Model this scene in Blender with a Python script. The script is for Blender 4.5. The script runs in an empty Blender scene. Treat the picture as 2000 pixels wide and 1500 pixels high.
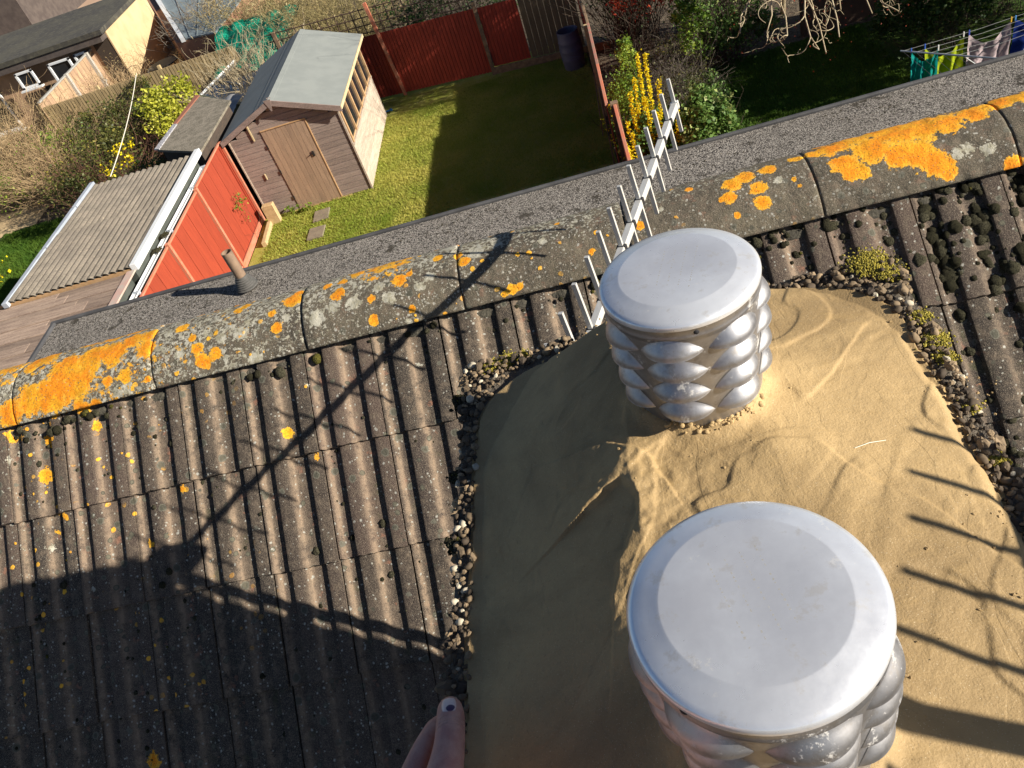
import bpy, math, random
import numpy as np
from mathutils import Vector, Matrix
random.seed(7); rng = np.random.default_rng(11)
S = bpy.context.scene
COL = S.collection
# ---------------------------------------------------------------- camera, sky, sun, exposure
cd = bpy.data.cameras.new("camera"); cam = bpy.data.objects.new("camera", cd); COL.objects.link(cam)
cd.sensor_width = 36.0; cd.lens = 36.0*1604.64/2000.0; cd.clip_start = 0.02; cd.clip_end = 400
_r = (0.95930763, -0.03223048, -0.28051749); _u = (0.22987511, 0.66605821, 0.70959418); _f = (-0.16397041, 0.7452031, -0.64636371)
cam.matrix_world = Matrix(((_r[0], _u[0], -_f[0], 0), (_r[1], _u[1], -_f[1], 0), (_r[2], _u[2], -_f[2], 8.0), (0, 0, 0, 1)))
S.camera = cam
AZ, EL = math.radians(162), math.radians(25)
SUNL = Vector((math.cos(AZ)*math.cos(EL), math.sin(AZ)*math.cos(EL), -math.sin(EL)))   # direction the light travels
W = bpy.data.worlds.new("World"); S.world = W; W.use_nodes = True
wn = W.node_tree; bg = wn.nodes["Background"]
sky = wn.nodes.new("ShaderNodeTexSky"); sky.sky_type = 'NISHITA'; sky.sun_disc = False
sky.sun_elevation = EL; sky.sun_rotation = math.atan2(-SUNL.x, -SUNL.y)
sky.air_density = 0.62; sky.dust_density = 0.3; sky.ozone_density = 1.2
wn.links.new(sky.outputs[0], bg.inputs[0]); bg.inputs[1].default_value = 0.05
ld = bpy.data.lights.new("sun", 'SUN'); ld.energy = 5.0; ld.angle = math.radians(0.55); ld.color = (1.0, 0.92, 0.79)
sun = bpy.data.objects.new("sun", ld); COL.objects.link(sun); sun.rotation_mode = 'QUATERNION'
sun.rotation_quaternion = SUNL.to_track_quat('-Z', 'Y')
S.view_settings.view_transform = 'Standard'; S.view_settings.look = 'None'; S.view_settings.gamma = 1.0
S.view_settings.use_curve_mapping = False; S.view_settings.exposure = 0.80
S.cycles.use_denoising = True; S.cycles.max_bounces = 6; S.cycles.diffuse_bounces = 2

# ---------------------------------------------------------------- tagging and mesh helpers
def tag(o, label=None, cat=None, group=None, kind=None):
    if label: o['label'] = label
    if cat: o['category'] = cat
    if group: o['group'] = group
    if kind: o['kind'] = kind
    return o
def empty(name, loc, label, cat, group=None, rz=0):
    o = bpy.data.objects.new(name, None); COL.objects.link(o); o.location = loc; o.rotation_euler = (0, 0, rz); o.empty_display_size = .05
    bpy.context.view_layer.update()
    return tag(o, label, cat, group)
def put(o, parent):
    if parent is not None:
        o.parent = parent
        o.matrix_parent_inverse = parent.matrix_world.inverted() if parent.type == 'EMPTY' else Matrix.Identity(4)
    return o
def mesh_np(name, V, F, mat, parent=None, smooth=False, attrs=None):
    """V (n,3), F (m,k) array or list of index tuples; world coordinates"""
    me = bpy.data.meshes.new(name)
    V = np.asarray(V, dtype=np.float32)
    if isinstance(F, np.ndarray):
        m, k = F.shape
        me.vertices.add(len(V)); me.vertices.foreach_set('co', V.ravel())
        me.loops.add(m*k); me.loops.foreach_set('vertex_index', F.astype(np.int32).ravel())
        me.polygons.add(m); me.polygons.foreach_set('loop_start', np.arange(0, m*k, k, dtype=np.int32))
        me.update(calc_edges=True)
    else:
        me.from_pydata([tuple(map(float, v)) for v in V], [], F); me.update()
    if smooth: me.polygons.foreach_set('use_smooth', np.ones(len(me.polygons), dtype=bool))
    for an, arr in (attrs or {}).items():
        arr = np.asarray(arr, dtype=np.float32)
        if arr.ndim == 1:
            a = me.attributes.new(an, 'FLOAT', 'POINT'); a.data.foreach_set('value', arr)
        else:
            a = me.attributes.new(an, 'FLOAT_COLOR', 'POINT'); a.data.foreach_set('color', arr.ravel())
    if mat is not None: me.materials.append(mat)
    o = bpy.data.objects.new(name, me); COL.objects.link(o)
    return put(o, parent)
def copy_tree(o, parent=None, xf=None):
    c = o.copy(); COL.objects.link(c)
    if parent is not None: c.parent = parent
    for ch in list(o.children): copy_tree(ch, c)
    return c
class MB:
    def __init__(s): s.v = []; s.f = []
    def add(s, V, F):
        b = len(s.v); s.v += [tuple(v) for v in V]; s.f += [tuple(b+i for i in f) for f in F]; return s
    def box(s, c, d, rz=0, M=None, ch=0.0):
        x, y, z = d[0]/2, d[1]/2, d[2]/2
        if ch <= 0:
            V = [(-x,-y,-z),(x,-y,-z),(x,y,-z),(-x,y,-z),(-x,-y,z),(x,-y,z),(x,y,z),(-x,y,z)]
            F = [(0,3,2,1),(4,5,6,7),(0,1,5,4),(1,2,6,5),(2,3,7,6),(3,0,4,7)]
        else:
            V = []; F = []
            for zz, k in ((-z, 1), (-z+ch, 0), (z-ch, 0), (z, 1)):
                xx, yy = x-ch*k, y-ch*k
                V += [(-xx,-yy,zz),(xx,-yy,zz),(xx,yy,zz),(-xx,yy,zz)]
            F = [(3,2,1,0),(12,13,14,15)]
            for l in range(3):
                for i in range(4): F.append((l*4+i, l*4+(i+1)%4, l*4+4+(i+1)%4, l*4+4+i))
        R = Matrix.Rotation(rz, 3, 'Z') if M is None else M
        return s.add([Vector(c)+R@Vector(p) for p in V], F)
    def tube(s, pts, r, n=8, cap=True):
        pts = [Vector(p) for p in pts]; rs = r if isinstance(r, (list, tuple)) else [r]*len(pts)
        V = []; F = []
        up = Vector((0, 0, 1))
        for i, p in enumerate(pts):
            t = (pts[min(i+1, len(pts)-1)]-pts[max(i-1, 0)]).normalized()
            a = t.cross(up if abs(t.z) < .95 else Vector((1, 0, 0))).normalized(); b = t.cross(a)
            for k in range(n):
                w = 2*math.pi*k/n; V.append(p+(a*math.cos(w)+b*math.sin(w))*rs[i])
        for i in range(len(pts)-1):
            for k in range(n): F.append((i*n+k, i*n+(k+1) % n, (i+1)*n+(k+1) % n, (i+1)*n+k))
        if cap: F.append(tuple(range(n-1, -1, -1))); F.append(tuple((len(pts)-1)*n+k for k in range(n)))
        return s.add(V, F)
    def lathe(s, c, prof, n=48, close=False):
        V = []; F = []
        for (r, z) in prof:
            for k in range(n):
                w = 2*math.pi*k/n; V.append((c[0]+r*math.cos(w), c[1]+r*math.sin(w), c[2]+z))
        for i in range(len(prof)-1):
            for k in range(n): F.append((i*n+k, i*n+(k+1) % n, (i+1)*n+(k+1) % n, (i+1)*n+k))
        if prof[0][0] < 1e-6: pass
        return s.add(V, F)
    def poly(s, P): return s.add(P, [tuple(range(len(P)))])
    def build(s, name, mat, parent=None, smooth=False):
        return mesh_np(name, s.v, s.f, mat, parent, smooth)
def vn(x, y, sc, seed=0):
    """2-d value noise, 0..1"""
    g = np.random.default_rng(seed).random((256, 256))
    x = np.asarray(x)*sc; y = np.asarray(y)*sc
    xi = np.floor(x).astype(int); yi = np.floor(y).astype(int); fx = x-xi; fy = y-yi
    fx = fx*fx*(3-2*fx); fy = fy*fy*(3-2*fy)
    a = g[xi % 256, yi % 256]; b = g[(xi+1) % 256, yi % 256]; c = g[xi % 256, (yi+1) % 256]; d = g[(xi+1) % 256, (yi+1) % 256]
    return (a*(1-fx)+b*fx)*(1-fy)+(c*(1-fx)+d*fx)*fy
def fbm(x, y, sc, seed=0, o=4):
    t = 0; am = 1; nrm = 0
    for i in range(o): t = t+am*vn(x, y, sc*2**i, seed+i); nrm += am; am *= .5
    return t/nrm
def grid_faces(nu, nv):
    i, j = np.meshgrid(np.arange(nu-1), np.arange(nv-1), indexing='ij')
    a = i*nv+j
    return np.stack([a, a+nv, a+nv+1, a+1], -1).reshape(-1, 4)

# ---------------------------------------------------------------- material helpers
class N:
    def __init__(s, name, rough=.8, metal=0.0, spec=None):
        s.m = bpy.data.materials.new(name); s.m.use_nodes = True; s.nt = s.m.node_tree
        s.b = s.nt.nodes['Principled BSDF']; s.b.inputs['Roughness'].default_value = rough; s.b.inputs['Metallic'].default_value = metal
        if spec is not None: s.b.inputs['Specular IOR Level'].default_value = spec
        s.geo = None; s.tc = None
    def n(s, t): return s.nt.nodes.new(t)
    def L(s, a, b): s.nt.links.new(a, b)
    def setin(s, node, i, v):
        if hasattr(v, 'node'): s.L(v, node.inputs[i])
        elif v is not None:
            if isinstance(v, (tuple, list)) and len(v) == 3 and node.inputs[i].type == 'RGBA': v = (*v, 1)
            node.inputs[i].default_value = v
    def pos(s):
        if s.geo is None: s.geo = s.n('ShaderNodeNewGeometry')
        return s.geo.outputs['Position']
    def objc(s, scale=(1, 1, 1), rnd=True):
        tc = s.n('ShaderNodeTexCoord'); mp = s.n('ShaderNodeMapping'); mp.inputs['Scale'].default_value = scale; s.L(tc.outputs['Object'], mp.inputs[0])
        if rnd:
            oi = s.n('ShaderNodeObjectInfo'); mm = s.n('ShaderNodeMath'); mm.operation = 'MULTIPLY'; mm.inputs[1].default_value = 37.0; s.L(oi.outputs['Random'], mm.inputs[0])
            s.L(mm.outputs[0], mp.inputs['Location'])
        return mp.outputs[0]
    def posc(s, scale):
        mp = s.n('ShaderNodeMapping'); mp.inputs['Scale'].default_value = scale; s.L(s.pos(), mp.inputs[0]); return mp.outputs[0]
    def sepx(s):
        k = s.n('ShaderNodeSeparateXYZ'); s.L(s.pos(), k.inputs[0]); return k.outputs[0]
    def rnd(s): return s.n('ShaderNodeObjectInfo').outputs['Random']
    def noise(s, scale, detail=4, rough=.55, co=None, dist=0):
        k = s.n('ShaderNodeTexNoise'); k.inputs['Scale'].default_value = scale; k.inputs['Detail'].default_value = detail; k.inputs['Roughness'].default_value = rough; k.inputs['Distortion'].default_value = dist
        s.L(co if co is not None else s.pos(), k.inputs['Vector']); return k.outputs['Fac']
    def vor(s, scale, co=None, feat='F1', out='Distance', rand=1.0):
        k = s.n('ShaderNodeTexVoronoi'); k.feature = feat; k.inputs['Scale'].default_value = scale; k.inputs['Randomness'].default_value = rand
        s.L(co if co is not None else s.pos(), k.inputs['Vector']); return k.outputs[out]
    def attr(s, name, out='Fac'):
        k = s.n('ShaderNodeAttribute'); k.attribute_name = name; return k.outputs[out]
    def sep(s, c):
        k = s.n('ShaderNodeSeparateColor'); s.L(c, k.inputs[0]); return k.outputs
    def math(s, op, a, b=None, c=None, clamp=False):
        k = s.n('ShaderNodeMath'); k.operation = op; k.use_clamp = clamp; s.setin(k, 0, a)
        if b is not None: s.setin(k, 1, b)
        if c is not None: s.setin(k, 2, c)
        return k.outputs[0]
    def step(s, v, lo, hi):
        k = s.n('ShaderNodeMapRange'); s.setin(k, 0, v); k.inputs[1].default_value = lo; k.inputs[2].default_value = hi; k.clamp = True
        k.interpolation_type = 'SMOOTHSTEP'; return k.outputs[0]
    def mix(s, f, a, b, mode='MIX'):
        k = s.n('ShaderNodeMix'); k.data_type = 'RGBA'; k.blend_type = mode; s.setin(k, 0, f)
        for i, v in ((6, a), (7, b)):
            if hasattr(v, 'node'): s.L(v, k.inputs[i])
            else: k.inputs[i].default_value = (*v, 1)
        return k.outputs[2]
    def col(s, c): s.setin(s.b, 'Base Color', c if hasattr(c, 'node') else (*c, 1)); return s
    def rough(s, v): s.setin(s.b, 'Roughness', v); return s
    def bump(s, h, dist, strength=1.0, prev=None):
        k = s.n('ShaderNodeBump'); k.inputs['Strength'].default_value = strength; k.inputs['Distance'].default_value = dist; s.L(h, k.inputs['Height'])
        if prev is not None: s.L(prev, k.inputs['Normal'])
        s.L(k.outputs[0], s.b.inputs['Normal']); return k.outputs[0]
def simple(name, c1, c2=None, scale=5, rough=.8, bump=0.0, bscale=None, metal=0, stretch=(1, 1, 1), rv=0.0, world=False, fine=0.0, spec=None):
    n = N(name, rough, metal, spec); co = n.posc(stretch) if world else n.objc(stretch)
    c2 = c2 or c1
    f = n.noise(scale, 5, .6, co); c = n.mix(n.step(f, .35, .65), c1, c2)
    if fine:
        f2 = n.noise(scale*9, 3, .6, co); c = n.mix(n.step(f2, .45, .75), c, tuple(x*fine for x in c1))
    if rv:
        v = n.math('MULTIPLY_ADD', n.rnd(), rv*2, 1-rv); c2n = n.n('ShaderNodeVectorMath'); c2n.operation = 'SCALE'; n.L(c, c2n.inputs[0]); n.L(v, c2n.inputs['Scale']); c = c2n.outputs[0]
    n.col(c)
    if bump: n.bump(n.noise(bscale or scale*4, 4, .6, co), bump)
    return n.m
def attrmat(name, c1, c2, c3=None, rough=.6, attr='lv', trans=0.0, spec=.3):
    """colour runs c1..c2(..c3) with a per-leaf attribute"""
    n = N(name, rough, 0, spec); a = n.attr(attr)
    c = n.mix(n.step(a, 0, 1), c1, c2)
    if c3: c = n.mix(n.step(a, .86, .9), c, c3)
    n.col(c)
    if trans:
        t = n.n('ShaderNodeBsdfTranslucent'); n.L(c, t.inputs[0]); mx = n.n('ShaderNodeMixShader'); mx.inputs[0].default_value = trans
        out = n.nt.nodes['Material Output']; n.L(n.b.outputs[0], mx.inputs[1]); n.L(t.outputs[0], mx.inputs[2]); n.L(mx.outputs[0], out.inputs[0])
    return n.m

# ---- roof tile concrete with lichens (mk: R orange bias, G white bias, B sunlit-slope highlight with worn sand, A valley)
def roof_mat(name, ridge=False):
    n = N(name, .9, 0, .25); mk = n.attr('mk', 'Color'); r, g, b = n.sep(mk)[:3]; al = n.attr('mk', 'Alpha')
    big = n.noise(7, 5, .6); mid = n.noise(38, 5, .65); fine = n.noise(260, 3, .7); sp = n.noise(700, 2, .6)
    base = n.mix(n.step(big, .3, .7), (.064, .051, .041), (.028, .024, .022))
    if not ridge:
        base = n.mix(n.step(n.rnd(), 0, 1), base, n.mix(.6, base, (.115, .078, .064))); base = n.mix(n.math('MULTIPLY', n.step(n.math('FRACT', n.math('MULTIPLY', n.rnd(), 7.31)), .5, 1), .55), base, (.030, .028, .027))
    if ridge: base = n.mix(n.step(big, .3, .7), (.135, .118, .085), (.062, .055, .043))
    base = n.mix(n.step(mid, .45, .75), base, (.135, .105, .078))
    base = n.mix(n.math('MULTIPLY', n.step(sp, .55, .64), .85), base, (.34, .28, .21))
    base = n.mix(n.math('MULTIPLY', n.step(fine, .56, .72), .5), base, (.028, .024, .022))
    # sun-facing slopes painted lighter as a highlight, together with worn pinkish sand
    litwear = n.math('MULTIPLY', b, n.step(n.noise(30, 6, .75), .32, .56)); litwear = n.math('MULTIPLY', litwear, n.math('MULTIPLY_ADD', n.step(fine, .40, .60), .6, .40))
    base = n.mix(litwear, base, n.mix(n.step(fine, .4, .6), (.46, .345, .235), (.30, .215, .15)))
    pink = n.math('MULTIPLY', n.step(n.noise(26, 4, .6, n.posc((1, 1, 1.3))), .60, .68), n.math('MULTIPLY', al, .8))
    base = n.mix(pink, base, (.36, .17, .11))
    green = n.math('MULTIPLY', n.step(n.noise(16, 4, .7), .56, .70), n.math('MULTIPLY', al, .8))
    base = n.mix(green, base, n.mix(n.step(fine, .4, .6), (.055, .058, .028), (.10, .098, .05)))
    # round crustose lichens: grey-green discs with a dark or pale rim
    wob = n.n('ShaderNodeVectorMath'); wob.operation = 'ADD'; n.L(n.pos(), wob.inputs[0])
    nz = n.n('ShaderNodeTexNoise'); nz.inputs['Scale'].default_value = 60; n.L(n.pos(), nz.inputs['Vector']); ws = n.n('ShaderNodeVectorMath'); ws.operation = 'SCALE'; n.L(nz.outputs['Color'], ws.inputs[0]); ws.inputs['Scale'].default_value = .010; n.L(ws.outputs[0], wob.inputs[1])
    for sc, thr, cc, rim, sel in ((26, .22, (.135, .130, .095), (.06, .055, .045), .55), (52, .20, (.42, .41, .36), (.20, .19, .17), .70), (95, .26, (.38, .37, .32), (.30, .29, .25), .78), (19, .24, (.082, .082, .062), (.16, .15, .12), .60)):
        v = n.n('ShaderNodeTexVoronoi'); v.inputs['Scale'].default_value = sc; n.L(wob.outputs[0], v.inputs['Vector'])
        pick = n.step(n.sep(v.outputs['Color'])[0], sel, sel+.02)
        d = v.outputs['Distance']
        m = n.math('MULTIPLY', pick, n.step(d, thr, thr-.03)); ring = n.math('MULTIPLY', m, n.step(d, thr-.09, thr-.05))
        base = n.mix(n.math('MULTIPLY', m, .85), base, cc); base = n.mix(n.math('MULTIPLY', ring, .7), base, rim)
    # white crusts
    if ridge:
        for sc, sl in ((75, .55), (150, .5)):
            v = n.n('ShaderNodeTexVoronoi'); v.inputs['Scale'].default_value = sc; n.L(wob.outputs[0], v.inputs['Vector']); pk = n.step(n.sep(v.outputs['Color'])[1], sl, sl+.02)
            m = n.math('MULTIPLY', n.math('MULTIPLY', pk, n.step(v.outputs['Distance'], .30, .24)), n.math('MULTIPLY', n.step(n.noise(9, 4, .7), .42, .58), n.step(g, .0, .3))); base = n.mix(m, base, (.46, .44, .38))
    wv = n.math('ADD', n.math('MULTIPLY', g, 1.0 if not ridge else 1.0), n.math('MULTIPLY', n.math('SUBTRACT', n.noise(85, 5, .72), .5), 2.2))
    wm = n.step(wv, .52 if ridge else .62, .60 if ridge else .70)
    base = n.mix(n.math('MULTIPLY', wm, .9), base, n.mix(n.step(mid, .4, .65), (.50, .48, .40), (.30, .28, .20)))
    # orange lichen
    on = n.math('MULTIPLY', n.math('SUBTRACT', n.noise(44, 7, .74), .5), 2.0)
    ov = n.math('ADD', r, on); om = n.math('MULTIPLY', n.step(ov, .28, .32), n.step(r, .02, .06))
    holes = n.step(n.noise(190, 3, .6), .66, .62); om = n.math('MULTIPLY', om, holes)
    v = n.n('ShaderNodeTexVoronoi'); v.inputs['Scale'].default_value = 42; n.L(wob.outputs[0], v.inputs['Vector']); pk = n.step(n.sep(v.outputs['Color'])[2], .80, .82)
    dots = n.math('MULTIPLY', n.math('MULTIPLY', pk, n.step(v.outputs['Distance'], .34, .28)), n.math('MULTIPLY', n.step(n.noise(5, 3, .6), .48, .56), n.step(g, .05, .28))); om = n.math('MAXIMUM', om, dots)
    oc = n.mix(n.step(n.noise(18, 3, .5), .38, .62), (.92, .30, .014), (.86, .42, .022)); oc = n.mix(n.step(fine, .45, .7), oc, (.62, .20, .012)); oc = n.mix(n.math('MULTIPLY', n.step(ov, .62, .34), .55), oc, (.90, .55, .07))
    base = n.mix(om, base, oc)
    n.col(base)
    h = n.math('ADD', n.math('MULTIPLY', fine, .5), n.math('MULTIPLY', n.noise(110, 5, .7), 1.0)); h = n.math('ADD', h, n.math('MULTIPLY', om, .7)); h = n.math('ADD', h, n.math('MULTIPLY', wm, .4))
    n.bump(h, .004 if ridge else .0032, .9)
    return n.m
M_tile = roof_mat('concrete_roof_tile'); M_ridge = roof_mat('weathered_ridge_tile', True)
M_under = simple('dark_underlay', (.012, .011, .010), rough=.95)
M_tileplain = simple('plain_roof_tile', (.085, .072, .060), (.05, .045, .04), 9, .9, .004, world=True, fine=.5)
def mossm():
    n = N('moss_cushion', .98, 0, .05); a = n.attr('lv'); f = n.noise(420, 3, .7); c = n.mix(n.step(a, 0, 1), (.040, .038, .022), (.115, .108, .070)); c = n.mix(n.step(a, .88, .92), c, (.15, .135, .03))
    c = n.mix(n.step(f, .42, .62), c, (.022, .020, .014)); n.col(c); n.bump(f, .006, 1.0); return n.m
M_moss = mossm()
def mortar():
    n = N('fresh_sand_mortar', .78, 0, .35)
    a = n.noise(3.6, 7, .66, dist=.5); f = n.noise(420, 3, .6); s = n.noise(26, 5, .6, n.posc((1, 2.6, 1)), dist=1.2)
    c = n.mix(n.step(a, .32, .68), (.285, .195, .092), (.50, .352, .170)); c = n.mix(n.math('MULTIPLY', n.step(s, .5, .72), .35), c, (.40, .27, .115))
    c = n.mix(n.math('MULTIPLY', n.step(f, .60, .72), .35), c, (.17, .11, .05)); c = n.mix(n.math('MULTIPLY', n.step(n.noise(900, 2, .5), .66, .72), .6), c, (.7, .60, .42)); n.col(c)
    n.rough(n.math('MULTIPLY_ADD', s, -.25, .85))
    h = n.math('ADD', n.math('MULTIPLY', f, .75), n.math('MULTIPLY', n.noise(60, 6, .75, n.posc((1, 1.8, 1)), dist=.3), .7)); h = n.math('ADD', h, n.math('MULTIPLY', n.step(n.noise(9, 3, .5, n.posc((1.7, .6, 1)), dist=.8), .49, .51), .22)); n.bump(h, .0014, .7)
    return n.m
M_mortar = mortar()
M_peb = attrmat('pebbledash_stone', (.050, .038, .028), (.33, .24, .145), (.52, .46, .35), .8, spec=.3)
M_render = simple('pebbledash_backing', (.20, .17, .13), (.12, .10, .08), 60, .95, .01, 120, world=True)
M_ymoss = attrmat('yellow_moss', (.16, .14, .03), (.38, .31, .05), (.45, .38, .09), .9, spec=.1)
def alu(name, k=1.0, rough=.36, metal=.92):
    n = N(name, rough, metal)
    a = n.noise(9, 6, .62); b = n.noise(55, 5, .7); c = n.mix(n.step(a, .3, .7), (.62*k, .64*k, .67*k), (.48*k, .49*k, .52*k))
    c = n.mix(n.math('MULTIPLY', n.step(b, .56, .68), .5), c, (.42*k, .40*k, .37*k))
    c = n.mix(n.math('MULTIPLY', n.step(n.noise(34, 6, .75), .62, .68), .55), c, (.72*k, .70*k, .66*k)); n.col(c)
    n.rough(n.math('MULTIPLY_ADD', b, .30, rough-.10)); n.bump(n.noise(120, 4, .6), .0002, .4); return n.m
def alu2(name):
    n = N(name, .4, 1.0); a = n.noise(14, 6, .7); b = n.noise(70, 6, .75); d = n.noise(30, 6, .8)
    c = n.mix(n.step(a, .35, .65), (.50, .50, .52), (.34, .34, .36)); c = n.mix(n.math('MULTIPLY', n.step(b, .50, .66), .7), c, (.30, .28, .26))
    ox = n.step(d, .57, .64); sp = n.step(n.noise(260, 3, .7), .66, .72); m = n.math('MAXIMUM', ox, n.math('MULTIPLY', sp, .8)); c = n.mix(n.math('MULTIPLY', m, .75), c, (.60, .585, .55)); n.col(c)
    n.L(n.math('MULTIPLY_ADD', m, -.75, .95), n.b.inputs['Metallic']); n.rough(n.math('MULTIPLY_ADD', b, .30, .32)); n.bump(n.math('ADD', n.noise(90, 3, .5), n.math('MULTIPLY', m, .3)), .00025, .5); return n.m
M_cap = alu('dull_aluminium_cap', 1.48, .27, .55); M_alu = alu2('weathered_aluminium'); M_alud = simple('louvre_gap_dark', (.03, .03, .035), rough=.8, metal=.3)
def dusty():
    n = N('mortar_dusted_band', .8, .2); n.col(n.mix(n.step(n.noise(40, 5, .6), .45, .55), (.45, .36, .20), (.42, .41, .40))); n.bump(n.noise(200, 4, .7), .002); return n.m
M_rod = simple('white_aerial_metal', (.80, .79, .74), (.72, .70, .66), 40, .35, .0003, metal=.35)
M_blackpl = simple('black_plastic_clip', (.02, .02, .022), rough=.5)
M_mast = simple('galvanised_mast', (.42, .43, .44), (.33, .34, .35), 20, .45, metal=.8)
def gravel():
    n = N('chipped_flat_roof', .95, 0, .2)
    v = n.vor(120, out='Color'); s = n.sep(v)[0]; c = n.mix(n.step(s, .1, .9), (.035, .032, .030), (.46, .42, .38)); c = n.mix(n.step(n.sep(v)[1], .90, .93), c, (.60, .56, .50))
    c = n.mix(n.math('MULTIPLY', n.step(n.noise(3.4, 7, .78), .56, .62), .85), c, (.045, .038, .028)); c = n.mix(n.math('MULTIPLY', n.step(n.noise(1.1, 4, .6), .4, .7), .3), c, (.20, .18, .155)); n.col(c)
    n.bump(n.vor(150), .02, .9); return n.m
M_gravel = gravel()
M_felt = simple('roofing_felt_edge', (.052, .052, .056), (.085, .085, .09), 4, .8, .003, 60, world=True)
M_leadgrey = simple('rubber_boot', (.11, .105, .10), (.08, .08, .075), 30, .7)
M_pipe = simple('brown_soil_pipe', (.27, .185, .125), (.20, .14, .10), 12, .55)
ORANGE = np.array([(-1.877,1.831,6.759,0.0463),(-1.8,1.852,6.779,0.0538),(-1.729,1.852,6.779,0.0688),(-1.64,1.867,6.79,0.0609),(-1.596,1.93,6.814,0.0615),(-1.681,1.916,6.811,0.0616),(-1.796,2.01,6.808,0.0559),(-1.526,1.929,6.813,0.0535),(-1.468,1.964,6.816,0.0385),(-1.418,1.97,6.816,0.0307),(-1.559,2.043,6.792,0.0478),(-1.492,2.043,6.792,0.0397),(-1.649,2.043,6.792,0.0401),(-1.823,1.961,6.816,0.0236),(-1.411,1.913,6.81,0.0333),(-1.643,1.809,6.727,0.0335),(-1.589,1.81,6.73,0.0227),(-1.478,1.848,6.776,0.0225),(-1.538,1.847,6.775,0.0181),(-1.241,1.871,6.792,0.0208),(-1.23,1.838,6.767,0.0266),(-1.186,1.847,6.775,0.0206),(-1.258,1.906,6.808,0.0149),(-1.303,1.963,6.816,0.0213),(-0.944,1.954,6.816,0.0326),(-0.928,1.989,6.813,0.018),(-0.989,1.87,6.791,0.0175),(-1.004,1.918,6.811,0.0133),(-0.798,1.922,6.812,0.0232),(-0.699,1.878,6.796,0.0129),(-0.702,1.831,6.759,0.0171),(-0.612,1.913,6.81,0.0229),(-0.581,1.927,6.813,0.0115),(-0.587,1.833,6.762,0.0113),(-0.498,1.963,6.816,0.0173),(-0.423,1.921,6.812,0.0198),(-0.437,1.948,6.816,0.0143),(-1.218,2.043,6.792,0.014),(-1.151,2.043,6.792,0.014),(-1.103,1.995,6.812,0.0182),(-1.123,1.98,6.815,0.0181),(-0.835,1.972,6.815,0.0148),(-0.746,2.007,6.809,0.0238),(-0.668,2.043,6.792,0.018),(-0.788,1.978,6.815,0.0177),(-0.628,2.043,6.792,0.0135),(-0.511,2.043,6.792,0.0119),(-0.451,2.043,6.792,0.0119),(-0.391,2.043,6.792,0.0133),(-0.347,2.043,6.792,0.0132),(-0.325,2.043,6.792,0.0103),(-0.305,1.822,6.748,0.0166),(-0.283,1.823,6.75,0.0124),(-0.328,1.818,6.742,0.0097),(-0.179,2.043,6.792,0.0058),(-0.151,1.981,6.814,0.0085),(-0.074,1.855,6.781,0.0082),(0.213,1.97,6.816,0.0123),(0.065,1.886,6.8,0.0149),(0.322,1.939,6.815,0.0269),(0.304,1.898,6.805,0.02),(0.379,1.906,6.808,0.0239),(0.379,1.863,6.787,0.0237),(0.284,1.896,6.804,0.0107),(0.31,1.85,6.777,0.0106),(0.36,1.958,6.816,0.027),(0.422,1.965,6.816,0.0242),(0.493,1.985,6.814,0.0189),(0.469,1.9,6.806,0.0092),(0.478,1.879,6.797,0.0065),(0.587,1.988,6.813,0.0322),(0.599,1.905,6.808,0.0287),(0.672,1.934,6.814,0.0418),(0.749,1.972,6.815,0.0474),(0.809,1.963,6.816,0.047),(0.858,1.961,6.816,0.0416),(0.626,1.874,6.794,0.0207),(0.601,1.874,6.794,0.0155),(0.766,1.881,6.798,0.0358),(0.802,1.848,6.775,0.0305),(0.822,1.834,6.762,0.0228),(0.732,1.892,6.803,0.036),(0.721,2.0,6.811,0.0293),(0.936,1.97,6.816,0.0337),(1.007,1.99,6.813,0.0338),(1.054,1.988,6.813,0.0285),(0.545,1.982,6.814,0.0188),(0.574,2.043,6.792,0.0165),(0.965,1.814,6.736,0.0175),(0.978,1.818,6.743,0.015),(0.613,2.043,6.792,0.0192),(-0.95,1.605,6.517,0.0158),(-1.021,1.667,6.571,0.0204),(-1.37,1.601,6.513,0.0119),(-1.788,1.78,6.668,0.0216),(-1.812,1.701,6.6,0.0246),(-1.771,1.801,6.71,0.0184),(-1.277,2.043,6.792,0.0125),(-1.762,1.599,6.512,0.0122),(-1.41,1.796,6.697,0.0075),(-1.5,1.502,6.428,0.0119),(-1.217,1.621,6.531,0.0073),(-1.604,1.804,6.719,0.0182),(-1.619,1.787,6.674,0.0138),(-1.553,1.729,6.624,0.0091),(-1.407,1.831,6.759,0.0105),(-1.582,1.049,6.037,0.0288),(-0.947,1.134,6.11,0.0055),(-1.901,1.8,6.708,0.031),(-1.802,1.571,6.487,0.0091),(-1.71,1.826,6.754,0.0183),(-0.962,2.043,6.792,0.0092),(-1.379,2.043,6.792,0.011)])
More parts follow.
